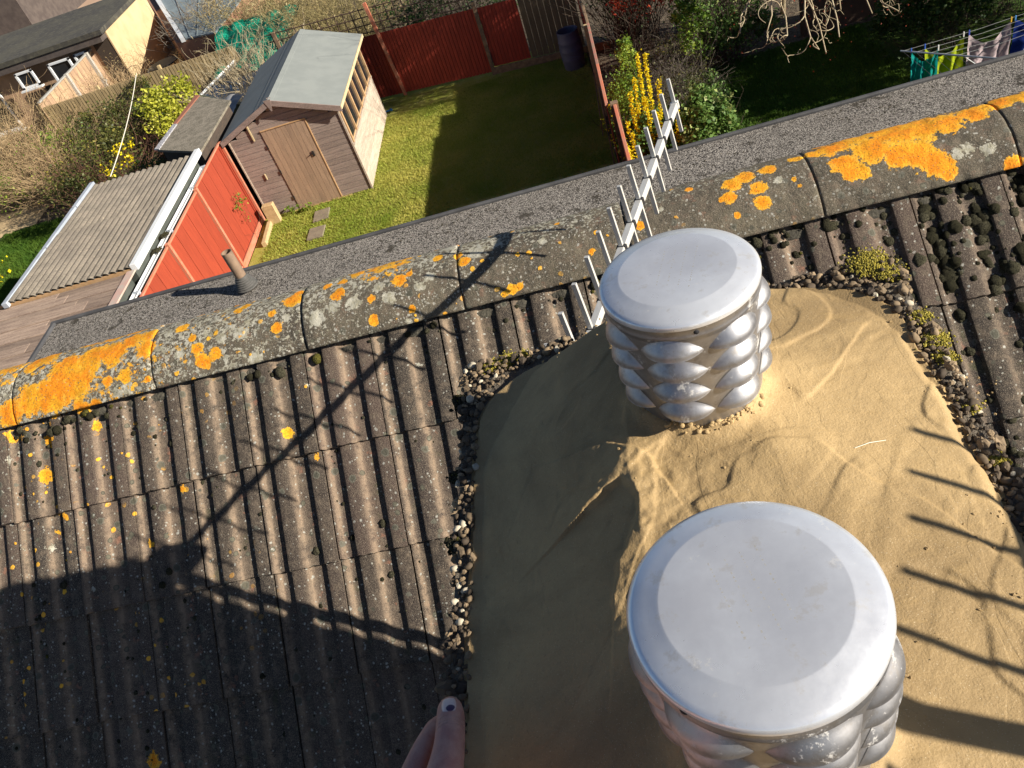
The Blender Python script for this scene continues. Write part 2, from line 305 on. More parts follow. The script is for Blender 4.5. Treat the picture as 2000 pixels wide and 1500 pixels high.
WHITE = np.array([(-1.885,1.937,6.815,0.0345),(-1.665,1.804,6.717,0.0213),(-1.475,1.831,6.759,0.024),(-1.822,1.806,6.722,0.0246),(-1.433,1.886,6.8,0.0151),(-1.515,1.818,6.742,0.0211),(-1.068,1.818,6.742,0.0234),(-1.101,1.881,6.798,0.0265),(-0.863,1.868,6.79,0.0289),(-0.752,1.884,6.799,0.0258),(-0.646,1.872,6.793,0.0227),(-0.673,1.91,6.809,0.0172),(-0.554,1.878,6.796,0.017),(-0.464,2.014,6.806,0.0293),(-0.385,1.949,6.816,0.0313),(-0.325,1.96,6.816,0.0227),(-0.943,1.761,6.652,0.0204),(-1.927,1.756,6.647,0.0249),(-1.888,1.773,6.662,0.0187),(-1.479,1.822,6.748,0.021),(-1.299,1.87,6.791,0.0179),(-1.343,1.953,6.816,0.0183),(-1.166,1.882,6.798,0.0207),(-0.956,1.891,6.802,0.0175),(-1.367,1.901,6.806,0.015),(-0.814,1.885,6.799,0.0202),(-0.522,1.899,6.806,0.017),(-1.076,1.817,6.742,0.0205),(0.434,1.913,6.81,0.0132),(0.854,1.857,6.783,0.0177),(0.88,1.862,6.786,0.0152),(0.924,1.851,6.778,0.0176),(0.75,1.872,6.793,0.0102),(0.126,1.916,6.811,0.0081),(-0.196,1.918,6.811,0.0111),(-1.156,1.275,6.232,0.0128),(-1.456,1.25,6.211,0.0116),(-1.074,1.581,6.496,0.0058),(-0.604,1.812,6.734,0.0141),(-0.622,1.807,6.725,0.0113),(-1.701,1.43,6.366,0.015),(-1.702,1.464,6.395,0.012),(-1.697,1.407,6.346,0.0119),(-1.826,1.539,6.46,0.0152),(-1.945,1.663,6.567,0.0186),(-1.969,1.631,6.54,0.0155),(-0.608,1.74,6.634,0.0128),(-1.158,1.832,6.76,0.0147),(0.944,1.697,6.597,0.0075),(0.91,1.735,6.629,0.0076),(-1.55,1.543,6.464,0.009),(-1.556,1.497,6.424,0.0074)])
# ---------------------------------------------------------------- the house roof
PHI = 0.712288586; H = 2.1714; CZ = 8.0
ES = np.array([0, -math.cos(PHI), -math.sin(PHI)]); EN = np.array([0, -math.sin(PHI), math.cos(PHI)])
def R3(x, s, w): return np.stack([x, s*ES[1]+(w-H)*EN[1], CZ+s*ES[2]+(w-H)*EN[2]], -1)
def bias(P, B, grow=1.0):
    out = np.zeros(len(P))
    for bx, by, bz, br in B:
        m = np.abs(P[:, 0]-bx) < br*1.6*grow
        if m.any():
            d = np.sqrt((P[m, 0]-bx)**2+(P[m, 1]-by)**2+(P[m, 2]-bz)**2)
            out[m] = np.maximum(out[m], np.clip(1.25-d/(br*grow), 0, 1))
    return out
PROF = [(.012, .004), (.02, .0088), (.045, .0085), (.065, .0070), (.10, .0020), (.125, .0004), (.16, 0), (.255, 0), (.268, .003), (.280, .0092), (.30, .0105), (.36, .0108), (.43, .0106), (.475, .0100), (.50, .0082), (.545, .0032), (.575, .0008), (.61, 0), (.66, 0), (.72, 0), (.775, 0), (.788, .003), (.800, .0092), (.82, .0105), (.87, .0108), (.93, .0108), (.97, .0105), (1.0, .0098)]
PU = np.array([p[0] for p in PROF]); PWt = np.array([p[1] for p in PROF])*1.28
def litwearu(u): return np.maximum(np.exp(-((u-.535)/.040)**2), np.maximum(np.exp(-((u-.085)/.035)**2), .30*np.exp(-((u-.61)/.05)**2)))  # bands on the right-hand roll slopes: painted sunlight plus worn sand
def valu(u): return np.maximum(np.exp(-((u-.19)/.075)**2), np.exp(-((u-.69)/.085)**2))
def xk(k): return -.53+.205*k+.00075*k*k
def tile_geo(x0, x1, s0, s1, ns, jit=0.0):
    """one interlocking tile: head at s0, nose at s1"""
    n = len(PU); t = np.linspace(0, 1, ns); tt = np.sin(t*math.pi/2)
    ss = s0+(s1-s0)*(.25*t+.75*tt)
    U, SS = np.meshgrid(PU, ss, indexing='ij'); Wp = np.repeat(PWt[:, None], ns, 1)
    lift = -.010+.016*(SS-s0)/(s1-s0)
    nr = np.random.default_rng(int(abs(x0*1000+s1*100))+3)
    a, b, c = (nr.random(3)-.5)*jit
    Wt = Wp+lift+a*.004+b*.010*(U-.5)+.0007*(vn(U*3+x0*7, SS*14, 6, 3)-.5)
    dx = c*.004
    ssj = SS+(nr.random()-.5)*.006*jit+np.where(SS > s1-.004, (vn(U*9+x0, U*0, 3, 5)-.5)*.005, 0)
    X = x0+(x1-x0)*U+dx
    top = R3(X.ravel(), ssj.ravel(), Wt.ravel())
    noset = top.reshape(n, ns, 3)[:, -1]; nose = noset+ES*.0015-EN*.0125
    lft = top.reshape(n, ns, 3)[0]-EN*.012; rgt = top.reshape(n, ns, 3)[-1]-EN*.012
    V = np.concatenate([top, nose, lft, rgt]); F = grid_faces(n, ns)[:, ::-1]; b0 = n*ns
    i = np.arange(n-1); Fn = np.stack([b0+i, b0+i+1, (i+1)*ns+ns-1, i*ns+ns-1], -1)
    j = np.arange(ns-1); bl = b0+n; br = bl+ns
    Fl = np.stack([bl+j, bl+j+1, j+1, j], -1); Fr = np.stack([(n-1)*ns+j, (n-1)*ns+j+1, br+j+1, br+j], -1)
    uu = np.concatenate([U.ravel(), PU, np.zeros(ns), np.ones(ns)])
    return V, np.concatenate([F[:, ::-1], Fn[:, ::-1], Fl[:, ::-1], Fr[:, ::-1]]), uu
house = empty('house', (0, 2, 0), 'our own house under the camera, brown ribbed concrete tiles and an orange-lichened ridge', 'house')
noses = [-.256+.3062*j for j in range(12)]
for j in range(6):
    for k in range(-11, 13):
        x0, x1 = xk(k), xk(k+1)
        V, F, uu = tile_geo(x0, x1, noses[j]-.375, noses[j], 26, 1.0)
        mk = np.zeros((len(V), 4)); mk[:, 0] = bias(V, ORANGE); mk[:, 1] = bias(V, WHITE, 1.1)
        mk[:, 2] = litwearu(uu)*(1 if x0 < .45 else .35); mk[:, 3] = valu(uu)*(.8 if x0 < .45 else 1)
        lf = np.clip((-.9-V[:, 0])/1.2, 0, 1); mk[:, 1] = np.maximum(mk[:, 1], lf*.44*(noses[j] < .4))
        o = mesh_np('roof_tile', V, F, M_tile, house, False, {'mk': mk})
        o.data.polygons.foreach_set('use_smooth', np.ones(len(o.data.polygons), dtype=bool)); o.data.set_sharp_from_angle(angle=math.radians(40))
# farther tiles of the same slope, joined
Vs, Fs, b = [], [], 0
for j in range(12):
    for k in range(-34, 34):
        if j < 6 and -11 <= k <= 12: continue
        kk = k; x0 = xk(kk) if -11 <= k <= 13 else (xk(-11)+.205*(k+11) if k < -11 else xk(13)+.205*(k-13))
        V, F, uu = tile_geo(x0, x0+.205, noses[j]-.375, noses[j], 3, .8); Vs.append(V); Fs.append(F+b); b += len(V)
tag(mesh_np('roof_tiles', np.concatenate(Vs), np.concatenate(Fs), M_tileplain, house), kind='stuff')
def rquad(x0, x1, s0, s1, w): return [tuple(R3(np.array(x), np.array(s), np.array(w))) for x, s in ((x0, s0), (x1, s0), (x1, s1), (x0, s1))]
m = MB(); m.poly(rquad(-7.0, 7.0, -.70, 3.2, -.034)); m.build('underlay', M_under, house)
# rear slope and walls
YR, ZR = 1.958, 6.755
m = MB(); m.add([(-7, YR, ZR), (7, YR, ZR), (7, 5.3, ZR-(5.3-YR)*.863), (-7, 5.3, ZR-(5.3-YR)*.863)], [(0, 1, 2, 3)]); m.build('rear_roof_slope', M_tileplain, house)
M_brickw = simple('house_brick_wall', (.30, .16, .10), (.22, .12, .08), 3, .9, .004, 30, world=True)
m = MB(); m.box((0, 2.0, 1.9), (13.6, 6.2, 3.8)); m.build('wall', M_brickw, house)
m = MB(); m.add([(-6.8, -.9, 3.8), (-6.8, 5.0, 3.8), (-6.8, YR, 6.6), (6.8, -.9, 3.8), (6.8, 5.0, 3.8), (6.8, YR, 6.6)], [(0, 2, 1), (3, 4, 5)]); m.build('gable_wall', M_brickw, house)
# ridge tiles
YC, ZC, RR = 1.958, 6.646, .170
RJ = [-2.82, -2.34, -1.868, -1.395, -.912, -.443, .027, .518, .987, 1.46, 1.94, 2.42]
for i in range(len(RJ)-1):
    a, b = RJ[i]+.0016, RJ[i+1]-.0016; nx, na = 82, 62
    X, A = np.meshgrid(np.linspace(a, b, nx), np.linspace(-60, 62, na), indexing='ij')
    r = RR+.0030*(fbm(X*1.0, A*.003, 14, 31+i, 4)-.5)+.0020*(vn(X, A*.003, 70, 9)-.5)
    e = np.minimum(X-a, b-X); r = r-.0022*np.exp(-e/.004)+.0035*(fbm(X, A*.003, 40, 88, 3)-.5)
    r = r+(rng.random()-.5)*.002+(rng.random()-.5)*.006*(X-a)/(b-a)
    sag = .0035*np.clip((-45-A)/15, 0, 1)*(vn(X, X*0, 40, 77)-.3)
    Y = YC+(r+sag)*np.sin(np.radians(A)); Z = ZC+(r+sag)*np.cos(np.radians(A))
    V = np.stack([X.ravel(), Y.ravel(), Z.ravel()], -1); F = grid_faces(nx, na)
    # thickness: skirt round the edge
    idx = np.arange(nx*na).reshape(nx, na); ring = np.concatenate([idx[:, 0], idx[-1, 1:], idx[-2::-1, -1], idx[0, -2:0:-1]])
    cen = np.stack([V[ring, 0], np.full(len(ring), YC), np.full(len(ring), ZC)], -1); inn = V[ring]+(cen-V[ring])*.085
    b0 = len(V); V = np.concatenate([V, inn]); q = np.arange(len(ring)); q2 = (q+1) % len(ring)
    F = np.concatenate([F, np.stack([ring[q], b0+q, b0+q2, ring[q2]], -1)])
    mk = np.zeros((len(V), 4)); mk[:, 0] = np.maximum(bias(V, ORANGE, 1.0), bias(V[:], ORANGE, 1.28)*(V[:, 0] > .5)); mk[:, 1] = bias(V, WHITE, 1.3)
    lf = .10+np.clip((.2-V[:, 0])/1.6, 0, 1)*.34; tp = np.clip((V[:, 1]-1.86)/.12, 0, 1)*.30
    crust = np.clip((V[:, 1]-1.90)/.10, 0, 1)*np.clip((fbm(V[:, 0], V[:, 0]*0, 3.0, 70, 3)-.42)*6, 0, 1)*((V[:, 0] < -.35)*.42+(V[:, 0] > .62)*.50); mk[:, 0] = np.maximum(mk[:, 0], crust)
    lfo = np.clip((-.9-V[:, 0])/.8, 0, 1)*.22; mk[:, 0] = np.maximum(mk[:, 0], lfo*(fbm(V[:, 0], V[:, 1]+V[:, 2], 9, 73, 3) > .44))
    mk[:, 1] = np.maximum(mk[:, 1], np.minimum(lf*1.15+tp*(V[:, 0] < .4), .56)); mk[:, 3] = .25
    mesh_np('ridge_tile', V, F, M_ridge, house, True, {'mk': mk})
M_bed = simple('old_bedding_mortar', (.11, .10, .075), (.05, .045, .035), 40, .95, .006, 120, world=True)
xs = np.linspace(-2.9, 2.5, 500)
V = []
for i, x in enumerate(xs):
    rr = .010+.009*float(vn(np.array(x), np.array(0.), 30, 4)); cy, cz = YC-.130, ZC+.048
    for q in range(6):
        w = q*math.pi/3; V.append((x, cy+rr*math.cos(w)*1.1, cz-.006+rr*math.sin(w)))
F = [(i*6+q, i*6+(q+1) % 6, (i+1)*6+(q+1) % 6, (i+1)*6+q) for i in range(499) for q in range(6)]
mesh_np('ridge_bedding_mortar', V, np.array(F), M_bed, house, True)
# flat roof of the rear addition
m = MB(); m.box((1.0, 6.2, 1.98), (14.1, 1.9, 3.96)); m.build('rear_wall', M_brickw, house)
m = MB(); m.box((.95, 5.95, 4.0), (14.1, 2.66, .12)); m.build('flat_roof_deck', M_gravel, house)
m = MB(); m.box((.95, 7.30, 4.005), (14.22, .045, .17), ch=.012); m.box((-6.12, 5.95, 4.005), (.055, 2.66, .17), ch=.012); m.build('roof_edge_trim', M_felt, house)
# chips raised on the flat roof: loose clumps of moss and stone
nb = 2600; cx = rng.uniform(-5.95, 7.5, nb); cy = 7.2-np.abs(rng.normal(0, .22, nb)); dens = fbm(cx, cy, .8, 5) > .50; cx, cy = cx[dens], np.clip(cy[dens], 6.3, 7.24)
def blobs(C, r, flat=.6, seed=0, nseg=6, jit=.25):
    """many low domes (hemisphere-ish) at C with radius r -> V,F,per-vertex random"""
    g = np.random.default_rng(seed); rings = [(0, 1), (.55, .86), (.88, .48), (1.0, 0)]
    base = [(0, 0, 1.0)]
    for rr_, zz in rings[1:]:
        for k in range(nseg):
            w = 2*math.pi*k/nseg; base.append((rr_*math.cos(w), rr_*math.sin(w), zz))
    base = np.array(base); nv = len(base); F = []
    for k in range(nseg):
        F.append((0, 1+k, 1+(k+1) % nseg, 0))
        for l in range(2): F.append((1+l*nseg+k, 1+(l+1)*nseg+k, 1+(l+1)*nseg+(k+1) % nseg, 1+l*nseg+(k+1) % nseg))
    F = np.array(F); n = len(C)
    V = base[None]*np.stack([r, r, r*flat], -1)[:, None, :]*(1+jit*(g.random((n, nv, 1))-.5))
    th = g.random(n)*6.28; c, s = np.cos(th)[:, None], np.sin(th)[:, None]
    V = np.stack([V[..., 0]*c-V[..., 1]*s, V[..., 0]*s+V[..., 1]*c, V[..., 2]], -1)
    return V, F, nv, np.repeat(g.random(n), nv)
def fuse(V, F, nv, n): return V.reshape(-1, 3), (F[None]+(np.arange(n)*nv)[:, None, None]).reshape(-1, 4)
C = np.stack([cx, cy, np.full(len(cx), 4.058)], -1); V, F, nv, lv = blobs(C, rng.uniform(.004, .014, len(C)), .35, 3); V = V+C[:, None]; V, F = fuse(V, F, nv, len(C))
F3 = np.where(F[:, 3:4] == F[:, 0:1], F, F); M_dm = attrmat('dark_roof_moss', (.035, .030, .020), (.075, .065, .045), (.16, .14, .11), .95)
def tri_ok(F):   # degenerate quads (apex) as triangles
    return [tuple(f[:3]) if f[3] == f[0] else tuple(f) for f in F.tolist()]
o = mesh_np('flat_roof_moss', V, tri_ok(F), M_dm, house, True, {'lv': lv}); tag(o, kind='stuff')
# vent pipe through the flat roof
vp = empty('vent_pipe', (-3.70, 6.93, 4.1), 'short brown open vent pipe in a ribbed rubber boot on the flat roof', 'vent pipe')
m = MB(); m.lathe((-3.70, 6.93, 4.1), [(.055, .05), (.055, .405), (.055, .41), (.048, .41), (.048, .05)], 40); m.build('pipe', M_pipe, vp, True).data.set_sharp_from_angle(angle=math.radians(40))
m = MB(); m.lathe((-3.70, 6.93, 4.1), [(.0, .25), (.0479, .25)], 40); m.build('pipe_dark_inside', M_under, vp)
m = MB(); m.lathe((-3.70, 6.93, 4.09), [(.118, 0), (.116, .010), (.102, .014), (.108, .024), (.096, .032), (.101, .044), (.088, .052), (.093, .064), (.081, .072), (.085, .084), (.072, .092), (.076, .104), (.064, .112), (.062, .130), (.0555, .131)], 40); m.build('rubber_boot', M_leadgrey, vp, True).data.set_sharp_from_angle(angle=math.radians(35))

# moss cushions on the tiles
def on_roof(x, s):
    k = np.floor((x+.53)/.205); u = np.mod((x+.53)/.205, 1.0); return u
nm = 26000; mx = rng.uniform(-2.3, 2.3, nm); ms = rng.uniform(-.56, 1.0, nm)
pr = np.where(mx > .40, .95, .05+.05*(ms < -.2)); cl = fbm(mx, ms, 6, 41); pr = pr*np.clip((cl-.42)*4.5, .05, 1)
keep = rng.random(nm) < pr; mx, ms = mx[keep], ms[keep]
kk = np.round((mx+.53)/.205-.5); uv = np.where(rng.random(len(mx)) < .5, .20, .69)+rng.normal(0, .075, len(mx)); loose = rng.random(len(mx)) < .16; uv = np.where(loose, rng.random(len(mx)), uv)
x0 = -.53+.205*kk+.00075*kk*kk; x1 = -.53+.205*(kk+1)+.00075*(kk+1)**2; mx = x0+(x1-x0)*uv
jn = np.ceil((ms+.256)/.3062); sn = -.256+.3062*jn; lift = -.010+.016*(ms-(sn-.375))/.375
wz = np.interp(np.mod(uv, 1), PU, PWt)+lift-.001
P = R3(mx, ms, wz); rad = np.where(mx > .4, rng.gamma(2.6, .0034, len(mx)), rng.gamma(2.6, .0019, len(mx))).clip(.0025, .018)
out = (P[:, 0] > -.28) & (P[:, 0] < .34) & (P[:, 1] < .92); P, rad = P[~out], rad[~out]
V, F, nv, lv = blobs(P, rad, .62, 8, 9, .42)
T = np.array([[1, 0, 0], [0, math.cos(PHI), math.sin(PHI)], [0, -math.sin(PHI), math.cos(PHI)]])
V = V@T+P[:, None]; lv = np.clip(lv*.92, 0, .85); pick = np.repeat(rng.random(len(P)) < .015, nv); lv[pick] = .95; V, F = fuse(V, F, nv, len(P))
tag(mesh_np('moss_cushions', V, tri_ok(F), M_moss, None, True, {'lv': lv}), 'small round grey-green moss cushions in the channels of the roof tiles', 'moss', kind='stuff')
# moss under the ridge edge
nm = 420; mx = rng.uniform(-2.2, 2.3, nm); keep = rng.random(nm) < np.clip((fbm(mx, mx*0, 3, 61)-.35)*4, .1, 1); mx = mx[keep]
ma = rng.normal(0, .010, len(mx)); P = np.stack([mx, 1.806+ma, 6.69+ma*.8+.008], -1); rad = rng.gamma(3, .0028, len(mx)).clip(.003, .018)
V, F, nv, lv = blobs(P, rad, .8, 12, 8, .3); V = V@T+P[:, None]; V, F = fuse(V, F, nv, len(P))
tag(mesh_np('ridge_foot_moss', V, tri_ok(F), M_moss, None, True, {'lv': lv}), 'dark moss tufts packed under the lower edge of the ridge tiles', 'moss', kind='stuff')

# ---------------------------------------------------------------- chimney
FL, FR, NR, NL = [np.array(p) for p in ((-.256, .905, 7.268), (.322, .858, 7.322), (.285, .06, 7.305), (-.277, .09, 7.262))]
chim = empty('chimney', (.03, .47, 5.5), 'pebbledashed chimney stack capped with freshly trowelled sandy mortar, two metal terminals on it', 'chimney')
def bil(a, b):   # a,b in 0..1 (left-right, far-near)
    return (FL[None]*((1-a)*(1-b))[:, None]+FR[None]*(a*(1-b))[:, None]+NR[None]*(a*b)[:, None]+NL[None]*((1-a)*b)[:, None])
V = []
for P in (FL, FR, NR, NL): V.append(tuple(P-np.array([0, 0, .006])))
for P in (FL, FR, NR, NL): V.append((P[0]*.985, P[1], P[2]-.10))
inset = [(.03, -.03), (-.03, -.03), (-.03, .02), (.03, .02)]
for P, q in zip((FL, FR, NR, NL), inset): V.append((P[0]+q[0], P[1]+q[1], P[2]-.13))
for P, q in zip((FL, FR, NR, NL), inset): V.append((P[0]+q[0], P[1]+q[1], 4.9))
F = [(0, 1, 2, 3)]
for l in range(3):
    for i in range(4): F.append((l*4+(i+1) % 4, l*4+i, l*4+4+i, l*4+4+(i+1) % 4))
mesh_np('stack', V, F, M_render, chim)
def mz(x, y):
    xc = -.010+.014*(fbm(x, y, 7, 21)-.5)*2; t1 = np.clip((xc-.030-x)/.208, 0, 1.2); t2 = np.clip((x-.10)/.21, 0, 1.2); t3 = np.clip((y-.68)/.20, 0, 1.2); t4 = np.clip((.35-y)/.3, 0, 1)
    z = 7.357-.100*t1**1.06-.045*t2**1.15-.032*t3**1.4-.004*t4
    return z
na, nb_ = 380, 540
A, B = np.meshgrid(np.linspace(0, 1, na), np.linspace(0, 1, nb_), indexing='ij'); a, b = A.ravel(), B.ravel()
P = bil(a, b); x, y = P[:, 0], P[:, 1]
# rounded outline: signed distance in a box of half sizes
hx, hy, rc = .283, .405, .115
qx = np.abs((a-.5)*2*hx)-(hx-.021-rc); qy = np.abs((b-.5)*2*hy)-(hy-.018-rc)
wob = .006*(fbm(x, y, 18, 33)-.5)*2
far_r = (a > .5) & (b < .5); far_l = (a < .5) & (b < .5)
sd = np.sqrt(np.maximum(qx, 0)**2+np.maximum(qy, 0)**2)+np.minimum(np.maximum(qx, qy), 0)-rc+wob+.020*far_l*np.clip(1-(.15-a)/.15, 0, 1)*np.clip(1-b*4, 0, 1)
z = mz(x, y)
# trowel work: long soft strokes and overlapped ridges
ang = .9; xr, yr = x*math.cos(ang)+y*math.sin(ang), -x*math.sin(ang)+y*math.cos(ang)
st = fbm(xr*.6, yr*2.0, 9, 51, 4)-.5
rid = 1-np.abs(2*fbm(xr*.7+.1*np.sin(y*9), yr*1.5, 6.5, 71, 3)-1)
rid2 = np.clip(rid-.86, 0, 1)/.14
stepn = fbm(x+.05*np.sin(y*14), y*.8, 8, 91, 3); terr = .0040*(1/(1+np.exp(-(stepn-.5)*190)))+.0030*(1/(1+np.exp(-(fbm(xr*.55, yr*1.3, 8, 131, 3)-.5)*230)))
kL = .35+.65*np.clip((x+.12)/.10, 0, 1)
z = z+kL*(.0022*st+.0007*rid2+.60*terr)+.0010*(fbm(x, y, 90, 13, 3)-.5)
# overlapped swirls round the crest, between the two terminals
def swirl(x, y, cx, cy, ax, ay, an, hgt, w=.010):
    u = (x-cx)*math.cos(an)+(y-cy)*math.sin(an); v = -(x-cx)*math.sin(an)+(y-cy)*math.cos(an)
    rr = np.sqrt((u/ax)**2+(v/ay)**2); th = np.arctan2(v/ay, u/ax); fade = np.clip(.15+.85*np.cos(th-(cx*57+cy*31)), 0, 1); return hgt*fade*rr.clip(0, 1)*(1/(1+np.exp((rr*(1+.10*np.sin(3*th+cx*90))-1)*min(ax, ay)/(w*.35))))
for (cx, cy, ax, ay, an, hg) in ((.055, .515, .105, .050, .5, .0055), (.02, .50, .06, .030, .2, .0050), (.00, .455, .050, .028, -.5, .0060), (.16, .49, .055, .075, 1.0, .0030), (.21, .43, .04, .10, -.35, .0030), (.15, .40, .05, .04, .1, .0035), (.24, .62, .05, .12, -.3, .003), (.17, .70, .09, .04, .3, .0025), (-.14, .62, .03, .13, .5, .004), (-.20, .45, .03, .16, .1, .003), (-.12, .30, .04, .12, -.3, .003), (.19, .33, .03, .08, -.5, .0028)):
    z = z+swirl(x, y, cx, cy, ax, ay, an, hg*.24, .0022)*(.45 if cx < -.1 else 1)
for (cx, cy, pr_) in ((.046, .664, .064), (.0286, .279, .066)):   # fillet pushed up against the terminals
    d = np.sqrt((x-cx)**2+(y-cy)**2)-pr_; z = z+.010*np.exp(-(np.maximum(d, 0)/.014)**2)*(.5+fbm(x, y, 45, 17, 3))
def torn(x, y, pts, h, wr, sgn):
    # a ragged slumped edge of a later trowel load: full height on one side, fading away from the edge
    best = np.full(x.shape, 9.); sd_ = np.zeros(x.shape); rag = .010*(fbm(x, y, 38, 201, 4)-.5)
    for (x0, y0), (x1, y1) in zip(pts[:-1], pts[1:]):
        dx, dy = x1-x0, y1-y0; L2 = dx*dx+dy*dy; t = np.clip(((x-x0)*dx+(y-y0)*dy)/L2, 0, 1); ex, ey = x-x0-t*dx, y-y0-t*dy; d = np.hypot(ex, ey); m_ = d < best
        cr = (dx*(y-y0)-dy*(x-x0))/math.sqrt(L2); best = np.where(m_, d, best); sd_ = np.where(m_, np.sign(cr)*d, sd_)
    sd_ = sd_*sgn+rag; u = 1/(1+np.exp(-np.clip(sd_/.0009, -40, 40))); return h*u*np.exp(-np.maximum(sd_, 0)/wr)*(.7+.6*fbm(x, y, 60, 211, 3))
z = z+torn(x, y, ((-.080, .425), (-.076, .446), (-.071, .463), (-.057, .486), (-.046, .505), (-.040, .526), (-.052, .559), (-.070, .554), (-.096, .543)), .0085, .035, -1)+torn(x, y, ((-.088, .625), (-.063, .616), (-.046, .596), (-.021, .580), (-.010, .544)), .0050, .025, -1)
z = z+.0016*(fbm(x, y, 70, 222, 4)-.4)*np.exp(-(((x+.01)/.07)**2+((y-.50)/.11)**2))*3
edge = np.clip(-sd/.016, 0, 1); z = np.where(sd < 0, z-.012*(1-edge)**2, 0)
zr = P[:, 2]-.004; tt = np.clip(sd/.010, 0, 1)
z = np.where(sd < 0, np.maximum(z, zr+.004), (1-tt)*np.maximum(mz(x, y)-.012, zr)+tt*(zr-.004))
V = np.stack([x, y, z], -1)
mesh_np('mortar_cap', V, grid_faces(na, nb_)[:, ::-1] if False else grid_faces(na, nb_)[:, ::-1], M_mortar, chim, True)
MORT = (V.reshape(na, nb_, 3))
# pebbles of the render: seven shared stone meshes
def peb_mesh(seed, lvv):
    g = np.random.default_rng(seed); bm_v = []; nseg = 8
    prof = [(0, -1), (.62, -.78), (.98, -.15), (.80, .52), (.38, .90), (0, 1)]
    V = [(0, 0, -1)]
    for rr_, zz in prof[1:-1]:
        for k in range(nseg): w = 2*math.pi*k/nseg; V.append((rr_*math.cos(w), rr_*math.sin(w), zz))
    V.append((0, 0, 1)); V = np.array(V)*np.array([1, .78, .55])*(1+.42*(g.random((len(V), 1))-.5)); F = []
    for k in range(nseg):
        F.append((0, 1+(k+1) % nseg, 1+k)); e = 1+3*nseg; F.append((len(V)-1, e+k, e+(k+1) % nseg))
        for l in range(3): F.append((1+l*nseg+k, 1+l*nseg+(k+1) % nseg, 1+(l+1)*nseg+(k+1) % nseg, 1+(l+1)*nseg+k))
    return V, F, lvv
PEB = [peb_mesh(s, l) for s, l in zip(range(14), (.05, .15, .3, .4, .5, .6, .7, .25, .45, .92, .1, .55, .35, .8))]
pmes = []
for V, F, l in PEB:
    me = bpy.data.meshes.new('pebble'); me.from_pydata([tuple(v) for v in V.tolist()], [], F); at = me.attributes.new('lv', 'FLOAT', 'POINT'); at.data.foreach_set('value', np.full(len(V), l, dtype=np.float32))
    me.materials.append(M_peb); me.polygons.foreach_set('use_smooth', np.full(len(me.polygons), bool(len(pmes) % 2), dtype=bool)); pmes.append(me)
def sdf_ab(a, b):
    qx = np.abs((a-.5)*2*hx)-(hx-.021-rc); qy = np.abs((b-.5)*2*hy)-(hy-.018-rc)
    return np.sqrt(np.maximum(qx, 0)**2+np.maximum(qy, 0)**2)+np.minimum(np.maximum(qx, qy), 0)-rc
cand = []
ca, cb = rng.random(26000), rng.random(26000); sdv = sdf_ab(ca, cb); ok = sdv > -.002; ca, cb = ca[ok], cb[ok]
Pp = bil(ca, cb); grid = {}
pts = []
for (px_, py_, pz_) in Pp.tolist():
    r = min(.0075, max(.0026, rng.gamma(6, .00078))); g0 = (int(px_/.018), int(py_/.018)); bad = False
    for i in (-1, 0, 1):
        for j in (-1, 0, 1):
            for (qx_, qy_, qr) in grid.get((g0[0]+i, g0[1]+j), ()):
                if (qx_-px_)**2+(qy_-py_)**2 < (.66*(r+qr))**2: bad = True; break
            if bad: break
        if bad: break
    if not bad: grid.setdefault(g0, []).append((px_, py_, r)); pts.append((px_, py_, pz_+rng.uniform(-.003, .003), r, 0))
def side(Pa, Pb, n, nrm):
    for _ in range(n):
        t = rng.random(); dz = rng.random()**1.3*.22; r = rng.gamma(7, .00078); q = Pa*(1-t)+Pb*t
        off = .004 if dz < .10 else -.028
        pts.append((q[0]+nrm[0]*(off-.002), q[1]+nrm[1]*(off-.002), q[2]-.004-dz, r, 1))
side(FL, NL, 900, (-1, 0)); side(FR, NR, 900, (1, 0)); side(FL, FR, 700, (0, 1)); side(NL, NR, 500, (0, -1))
vis = [p for p in pts if p[4] == 0 and p[1] > .16]; vis.sort(key=lambda p: -p[3]/(.6+p[1])); big = set(id(p) for p in vis[:300])
rest = []
for p in pts:
    M3 = Matrix.Rotation(rng.uniform(0, 6.28), 3, 'Z')@Matrix.Rotation(rng.normal(0, .45), 3, 'X')@Matrix.Rotation(rng.normal(0, .3), 3, 'Y')
    w = int(rng.integers(0, 14))
    if id(p) in big:
        o = bpy.data.objects.new('pebble', pmes[w]); COL.objects.link(o); put(o, chim); o.location = (p[0], p[1], p[2]); o.rotation_euler = M3.to_euler(); o.scale = (p[3]*1.02,)*3
    else: rest.append((w, p, np.array(M3)))
Vs, Fs, Ls, bb = [], [], [], 0
for w, p, M3 in rest:
    V, F, l = PEB[w]; V = (V*p[3]*1.1)@M3.T+np.array(p[:3]); Vs.append(V); Fs += [tuple(bb+i for i in f) for f in F]; Ls.append(np.full(len(V), l)); bb += len(V)
tag(mesh_np('small_pebbles', np.concatenate(Vs), Fs, M_peb, chim, False, {'lv': np.concatenate(Ls)}), kind='stuff')
